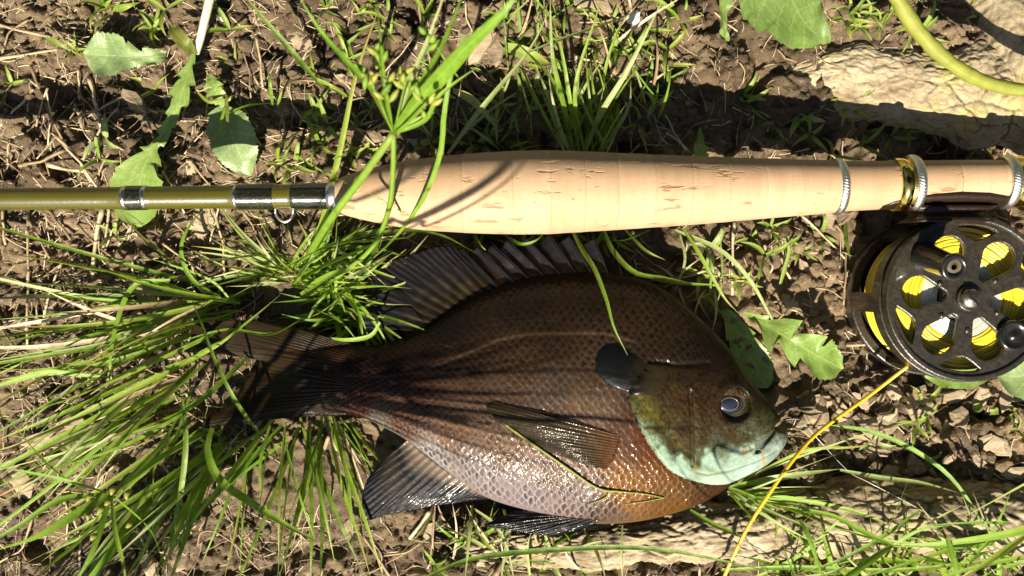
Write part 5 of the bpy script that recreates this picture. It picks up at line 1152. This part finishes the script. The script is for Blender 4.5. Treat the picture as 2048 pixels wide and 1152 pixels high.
for i in range(60):
    x, y = R(560, 1560), R(0, 290); a = R(0, 3.14); L = R(30, 100); put_straw(x, y, x+L*math.cos(a), y+L*math.sin(a), R(2.5, 5), *SM, bow=R(-.2, .2))
SR = ('dry stalk lying on the soil between fish back and reel', 'straws by the reel')
for s in [(1467, 445, 1463, 590, 8), (1600, 430, 1690, 520, 6), (1690, 500, 1685, 610, 6), (1527, 490, 1530, 580, 8), (1560, 515, 1580, 560, 7), (1300, 560, 1440, 530, 7), (1690, 690, 1850, 680, 7), (1545, 450, 1560, 480, 6), (1640, 780, 1625, 860, 8), (1820, 790, 1960, 765, 5), (1350, 540, 1420, 545, 6)]:
    put_straw(*s, *SR, bow=R(-.12, .12))
for i in range(16):
    x, y = R(1400, 1690), R(440, 640); a = R(0, 3.14); L = R(25, 80); put_straw(x, y, x+L*math.cos(a), y+L*math.sin(a), R(2.5, 5), *SR, bow=R(-.2, .2))
SB_ = ('dry straw lying in the soil under the anal and pelvic fins', 'straws below the fish')
for s in [(990, 1150, 1060, 1065, 12), (860, 1020, 820, 1075, 10), (868, 1020, 862, 1110, 6), (720, 1060, 780, 1150, 8), (640, 930, 660, 870, 12), (1060, 1060, 1040, 1130, 8), (1480, 1010, 1680, 1010, 8)]:
    put_straw(*s, *SB_, bow=R(-.1, .1))
for i in range(26):
    x, y = R(680, 1400), R(1050, 1150); a = R(0, 3.14); L = R(30, 110); put_straw(x, y, x+L*math.cos(a), y+L*math.sin(a), R(3, 6), *SB_, bow=R(-.2, .2))
curl = [(395, 1090), (402, 1066), (425, 1062), (450, 1075), (470, 1090), (480, 1115), (505, 1120), (470, 1060), (462, 1075), (490, 1110), (520, 1140)]
label(tube('dry_tendril', [P(x, y, 4+3*math.sin(i)) for i, (x, y) in enumerate(curl)], .35, 'straw', None, 60, 6), 'curled dry tendril on the ground below the tail', 'tendril')

def rough_proto(name, mat, sub, flat, rough, seed):
    bm = bmesh.new(); bmesh.ops.create_icosphere(bm, subdivisions=sub, radius=1); rs = np.random.default_rng(seed)
    pl = [(Vector(rs.normal(size=3)).normalized(), rs.uniform(.5, .85)) for _ in range(9)]
    for v in bm.verts:
        for n_, d_ in pl:
            e = v.co.dot(n_)-d_
            if e > 0: v.co -= n_*e
        v.co *= 1+rough*rs.normal()
        v.co.z *= flat
    me = bpy.data.meshes.new(name); bm.to_mesh(me); bm.free(); me.materials.append(MAT[mat])
    for p in me.polygons: p.use_smooth = False
    return me
CL = [rough_proto('soil_clod', 'soil', 2, .75, .05, k) for k in range(7)]
def chip_proto(seed):
    rs = np.random.default_rng(seed); n = int(rs.integers(6, 9)); a = np.sort((np.arange(n)+rs.uniform(-.32, .32, n))*2*np.pi/n); r = rs.uniform(.62, 1.08, n); as_ = rs.uniform(.55, .95)
    tx, ty = rs.uniform(-.12, .12, 2); V = []
    for f, z in ((1.0, -.16), (1.04, .02), (.97, .14), (.45, .20)):
        for k in range(n):
            q = 1+.07*rs.normal(); x, y = r[k]*f*q*math.cos(a[k]), r[k]*f*q*as_*math.sin(a[k]); V.append([x, y, z+tx*x+ty*y+.035*rs.normal()])
    V.append([0, 0, .19]); F = gridF(4, n, True).tolist()+[[3*n+k, 3*n+(k+1) % n, 4*n] for k in range(n)]+[list(range(n))[::-1]]
    me = bpy.data.meshes.new('bark_chip'); me.from_pydata(V, [], F); me.update(); me.materials.append(MAT['chip']); return me
CH = [chip_proto(40+k) for k in range(10)]
def scatter(meshes, name, pos, lab, cat, grp, sq=1.0):
    for x, y, s in pos:
        q = P(*on_ground(x, y, 0)); mi = random.randrange(len(meshes)); me = meshes[mi]; yaw = R(0, 6.28); asp = R(.55, 1.0)
        o = bpy.data.objects.new(name, me); COL.objects.link(o); r = s/PXMM/2
        o.location = (q[0]/1000, q[1]/1000, (q[2]+r*.12)/1000); o.rotation_euler = (R(-.4, .4), R(-.4, .4), yaw)
        o.scale = (r/1000*1.1, r/1000*1.1*asp, r/1000*R(.8, 1.3)); label(o, '%s near %s' % (lab % (('large' if s > 40 else 'big' if s > 30 else 'medium' if s > 21 else 'small')+(' slender' if asp < .68 else ' oblong' if asp < .84 else ' broad')), near(x, y)), cat, grp)
FISHBOX = lambda x, y: (380 < x < 1590 and 480 < y < 1070)
def free(x0, x1, y0, y1, n, s0, s1):
    out = []
    while len(out) < n:
        x, y = R(x0, x1), R(y0, y1)
        if FISHBOX(x, y) or (1690 < x and 410 < y < 770) or (x > 1530 and 85 < y < 290) or (x > 1000 and 1010 < y): continue
        out.append((x, y, s0*(s1/s0)**R(0, 1)))
    return out
scatter(CL, 'soil_clod', free(600, 1560, -20, 330, 75, 14, 46), '%s crumbly soil clod', 'clod', 'soil clods')
scatter(CL, 'soil_clod', free(-20, 600, -20, 400, 60, 14, 42), '%s crumbly soil clod', 'clod', 'soil clods')
scatter(CL, 'soil_clod', free(-20, 600, 420, 1150, 60, 14, 38), '%s soil clod under grass', 'clod', 'soil clods')
scatter(CL, 'soil_clod', free(1590, 2060, 770, 970, 60, 14, 48), '%s soil clod in rubble', 'clod', 'soil clods')
scatter(CL, 'soil_clod', free(1380, 1700, 440, 660, 30, 14, 40), '%s brown soil clod', 'clod', 'soil clods')
scatter(CH, 'bark_chip', [(300, 585, 95), (335, 632, 100), (290, 650, 70), (412, 440, 70), (385, 345, 62), (270, 200, 70)], '%s flat pale bark chip', 'bark chip', 'bark chips')
scatter(CH, 'bark_chip', [(665, 152, 50), (600, 85, 55), (690, 160, 36), (960, 90, 80), (990, 105, 60), (935, 72, 60), (1175, 8, 90), (760, 285, 40), (752, 275, 36), (1240, 158, 46), (1100, 210, 40), (830, 290, 36)], '%s flat weathered bark chip', 'bark chip', 'bark chips')
scatter(CH, 'bark_chip', [(x, y, s) for x, y, s in free(1600, 2040, 775, 960, 80, 22, 70)], '%s angular bark chip', 'bark chip', 'bark chips')
scatter(CH, 'bark_chip', [(1660, 440, 60), (1690, 430, 50), (1640, 500, 50), (1610, 540, 46), (1580, 600, 40), (1660, 560, 40)], '%s brown bark chip', 'bark chip', 'bark chips')
scatter(CH, 'bark_chip', [(80, 880, 90), (40, 960, 80), (150, 850, 60), (700, 1060, 50), (860, 1060, 46), (300, 1130, 60), (360, 1120, 50)], '%s tan bark chip in grass', 'bark chip', 'bark chips')
scatter([rough_proto('pale_pebble', 'crumb_white', 2, .6, .05, 90)], 'pale_pebble', [(1268, 35, 34), (1235, 40, 12), (448, 38, 16), (1790, 925, 12)], '%s white pebble on dark soil', 'pebble', 'white pebbles')
# loose crumbs, far too many to count
def crumbs(n, x0, x1, y0, y1, seed):
    rs = np.random.default_rng(seed); X = rs.uniform(x0, x1, n); Y = rs.uniform(y0, y1, n)
    dens = vnoise(X/9, Y/9, 8); keep = dens > rs.uniform(0, 1, n)*.9; X, Y = X[keep], Y[keep]; n = len(X)
    px_, py_ = to_px(X, Y); ok = ~((px_ > 520) & (px_ < 1570) & (py_ > 560) & (py_ < 1030)); X, Y = X[ok], Y[ok]; n = len(X)
    Z = ground_h(X, Y); r = .28*np.exp(rs.normal(0, .55, n)); r = np.clip(r, .15, 1.5)
    bm = bmesh.new(); bmesh.ops.create_icosphere(bm, subdivisions=1, radius=1); bm.verts.ensure_lookup_table()
    bv = np.array([v.co[:] for v in bm.verts]); bf = np.array([[v.index for v in f.verts] for f in bm.faces]); bm.free()
    jit = 1+.28*rs.normal(size=(n, len(bv), 1)); sc = rs.uniform(.7, 1.3, (n, 1, 3))
    V = bv[None]*jit*sc*r[:, None, None]+np.stack([X, Y, Z+r*.35], -1)[:, None]
    F = (bf[None]+(np.arange(n)*len(bv))[:, None, None]).reshape(-1, 3)
    o = mesh('soil_crumbs', V.reshape(-1, 3), F, 'soil', smooth=False); label(o, 'loose crumbs of dark brown soil', 'soil', kind='stuff')
crumbs(36000, -215, 215, -140, 140, 4)
def litter(n, seed):
    """fine fibres and rootlets"""
    rs = np.random.default_rng(seed); Vs, Fs, L = [], [], []; off = 0
    for i in range(n):
        x, y = rs.uniform(-180, 180), rs.uniform(-110, 110); px_, py_ = 1024+x*6, 576-y*6
        if 520 < px_ < 1570 and 540 < py_ < 1040: continue
        if px_ > 700 and rs.random() < .55: continue
        a = rs.uniform(0, 6.28); l = rs.uniform(2, 11); b = rs.uniform(-.5, .5)*l; q = []
        for s in (0, .33, .66, 1): q.append([x+math.cos(a)*l*s-math.sin(a)*b*s*s, y+math.sin(a)*l*s+math.cos(a)*b*s*s])
        q = np.array(q); z = ground_h(q[:, 0], q[:, 1])+.25
        r0 = rs.uniform(.08, .24)
        V, F, luv = tube_geo(np.column_stack([q, np.maximum(z, z.mean()-.5)]), lambda t: r0*(1-.4*t), 4, 4, False, False)
        Vs.append(V); Fs += [[k+off for k in f] for f in F]; off += len(V)
    o = mesh('plant_litter', np.vstack(Vs), np.array(Fs), 'straw'); label(o, 'fine dry rootlets and fibres strewn over the soil', 'litter', kind='stuff')
litter(5200, 6)

# ------------------------------------------------------------------ added out-of-view shrubs and a tree that block most of the sky
m_plant('blocker_leaf', [(.035, .075, .012), (.05, .10, .016), (.07, .13, .02)], (.06, .11, .02), (.09, .15, .03), .22, .5)
def foliage(name, blobs, n, size, parent, seed):
    rs = np.random.default_rng(seed); w = np.array([b[3]**2 for b in blobs]); k = rs.choice(len(blobs), n, p=w/w.sum()); B = np.array(blobs)[k]
    d = rs.normal(size=(n, 3)); d /= np.linalg.norm(d, axis=1)[:, None]; c = B[:, :3]+d*(B[:, 3]*rs.uniform(.35, 1.0, n)**.5)[:, None]*np.array([1, 1, .8])
    a = rs.normal(size=(n, 3)); a /= np.linalg.norm(a, axis=1)[:, None]; b = np.cross(a, rs.normal(size=(n, 3))); b /= np.linalg.norm(b, axis=1)[:, None]; s_ = size*rs.uniform(.6, 1.3, n)[:, None]
    nn = np.cross(a, b)
    V = np.stack([c-a*s_, c-b*s_*.45+nn*s_*.08, c+a*s_, c+b*s_*.45+nn*s_*.08], 1)
    luv = np.tile([[0, 0.5, 0], [.5, -1, 0], [.7, .5, 0], [.5, 1, 0]], (n, 1))
    return mesh(name, V.reshape(-1, 3), np.arange(4*n).reshape(-1, 4), 'blocker_leaf', parent, {'luv': ('FLOAT_VECTOR', luv)}, smooth=False)
def sky_blocker_shrub(x, y, h, r, lab, seed):  # out-of-view foliage, put in to cut the sky fill
    rs = random.Random(seed); t = empty('sky_blocker_shrub', (x, y, -10)); label(t, lab, 'sky_blocker_shrub', 'added sky-blocking shrubs')
    blobs = [(x+rs.uniform(-r, r)*.6, y+rs.uniform(-r, r)*.6, h*rs.uniform(.25, .85), r*rs.uniform(.45, .7)) for _ in range(9)]
    for b in blobs[:4]:
        tube('stem', [(x+rs.uniform(-30, 30), y+rs.uniform(-30, 30), -20), ((x+b[0])/2+20, (y+b[1])/2, b[2]*.5), (b[0], b[1], b[2])], lambda k: 14-10*k, 'chip', t, 12, 8)
    foliage('crown', blobs, 7000, 44, t, seed)
for k, (x, y, h, r, lab) in enumerate([(-1150, 350, 1300, 520, 'leafy bush added to block sky past the thin end of the rod'), (-700, 1150, 1500, 560, 'leafy bush added to block sky behind the oval leaf'), (150, 1400, 1700, 620, 'tall leafy bush added to block sky straight behind the grip'),
                                       (950, 1100, 1500, 560, 'leafy bush added to block sky behind the pale root'), (1250, 250, 1300, 540, 'leafy bush added to block sky past the rod butt'), (1300, -750, 1100, 480, 'low leafy bush added to block sky below the reel'), (-1300, -700, 1100, 480, 'low leafy bush added to block sky past the left sedge')]):
    sky_blocker_shrub(x, y, h, r, lab, 300+k)
tree = empty('tree', (500, 1900, -10)); label(tree, 'unseen tree added to block sky, its wide bough over the fish', 'tree')  # unseen, added so its crown deepens the shadows below
trunk = tube('trunk', [(500, 1900, -60), (480, 1880, 900), (430, 1800, 1900), (380, 1700, 2900)], lambda k: 150-70*k, 'bark', tree, 24, 16)
cb_ = []
for k, (bx, by, bz) in enumerate([(0, 500, 2500), (-700, 900, 2450), (600, 700, 2500), (-300, 100, 2700), (500, 50, 2750), (1300, 900, 2500), (-1400, 600, 2500), (0, 1500, 2900), (-900, 250, 2700), (1100, 250, 2750), (200, 800, 2350), (-300, 1300, 2500)]):
    tube('limb', [(430, 1800, 1900+40*k), ((430+bx)/2, (1800+by)/2, 2350), (bx, by, bz)], lambda k_: 50-40*k_, 'bark', tree, 12, 8); cb_ += [(bx, by, bz, 420), (bx+200*math.sin(k), by+150*math.cos(k), bz+180, 360)]
foliage('crown', cb_, 26000, 66, tree, 77)
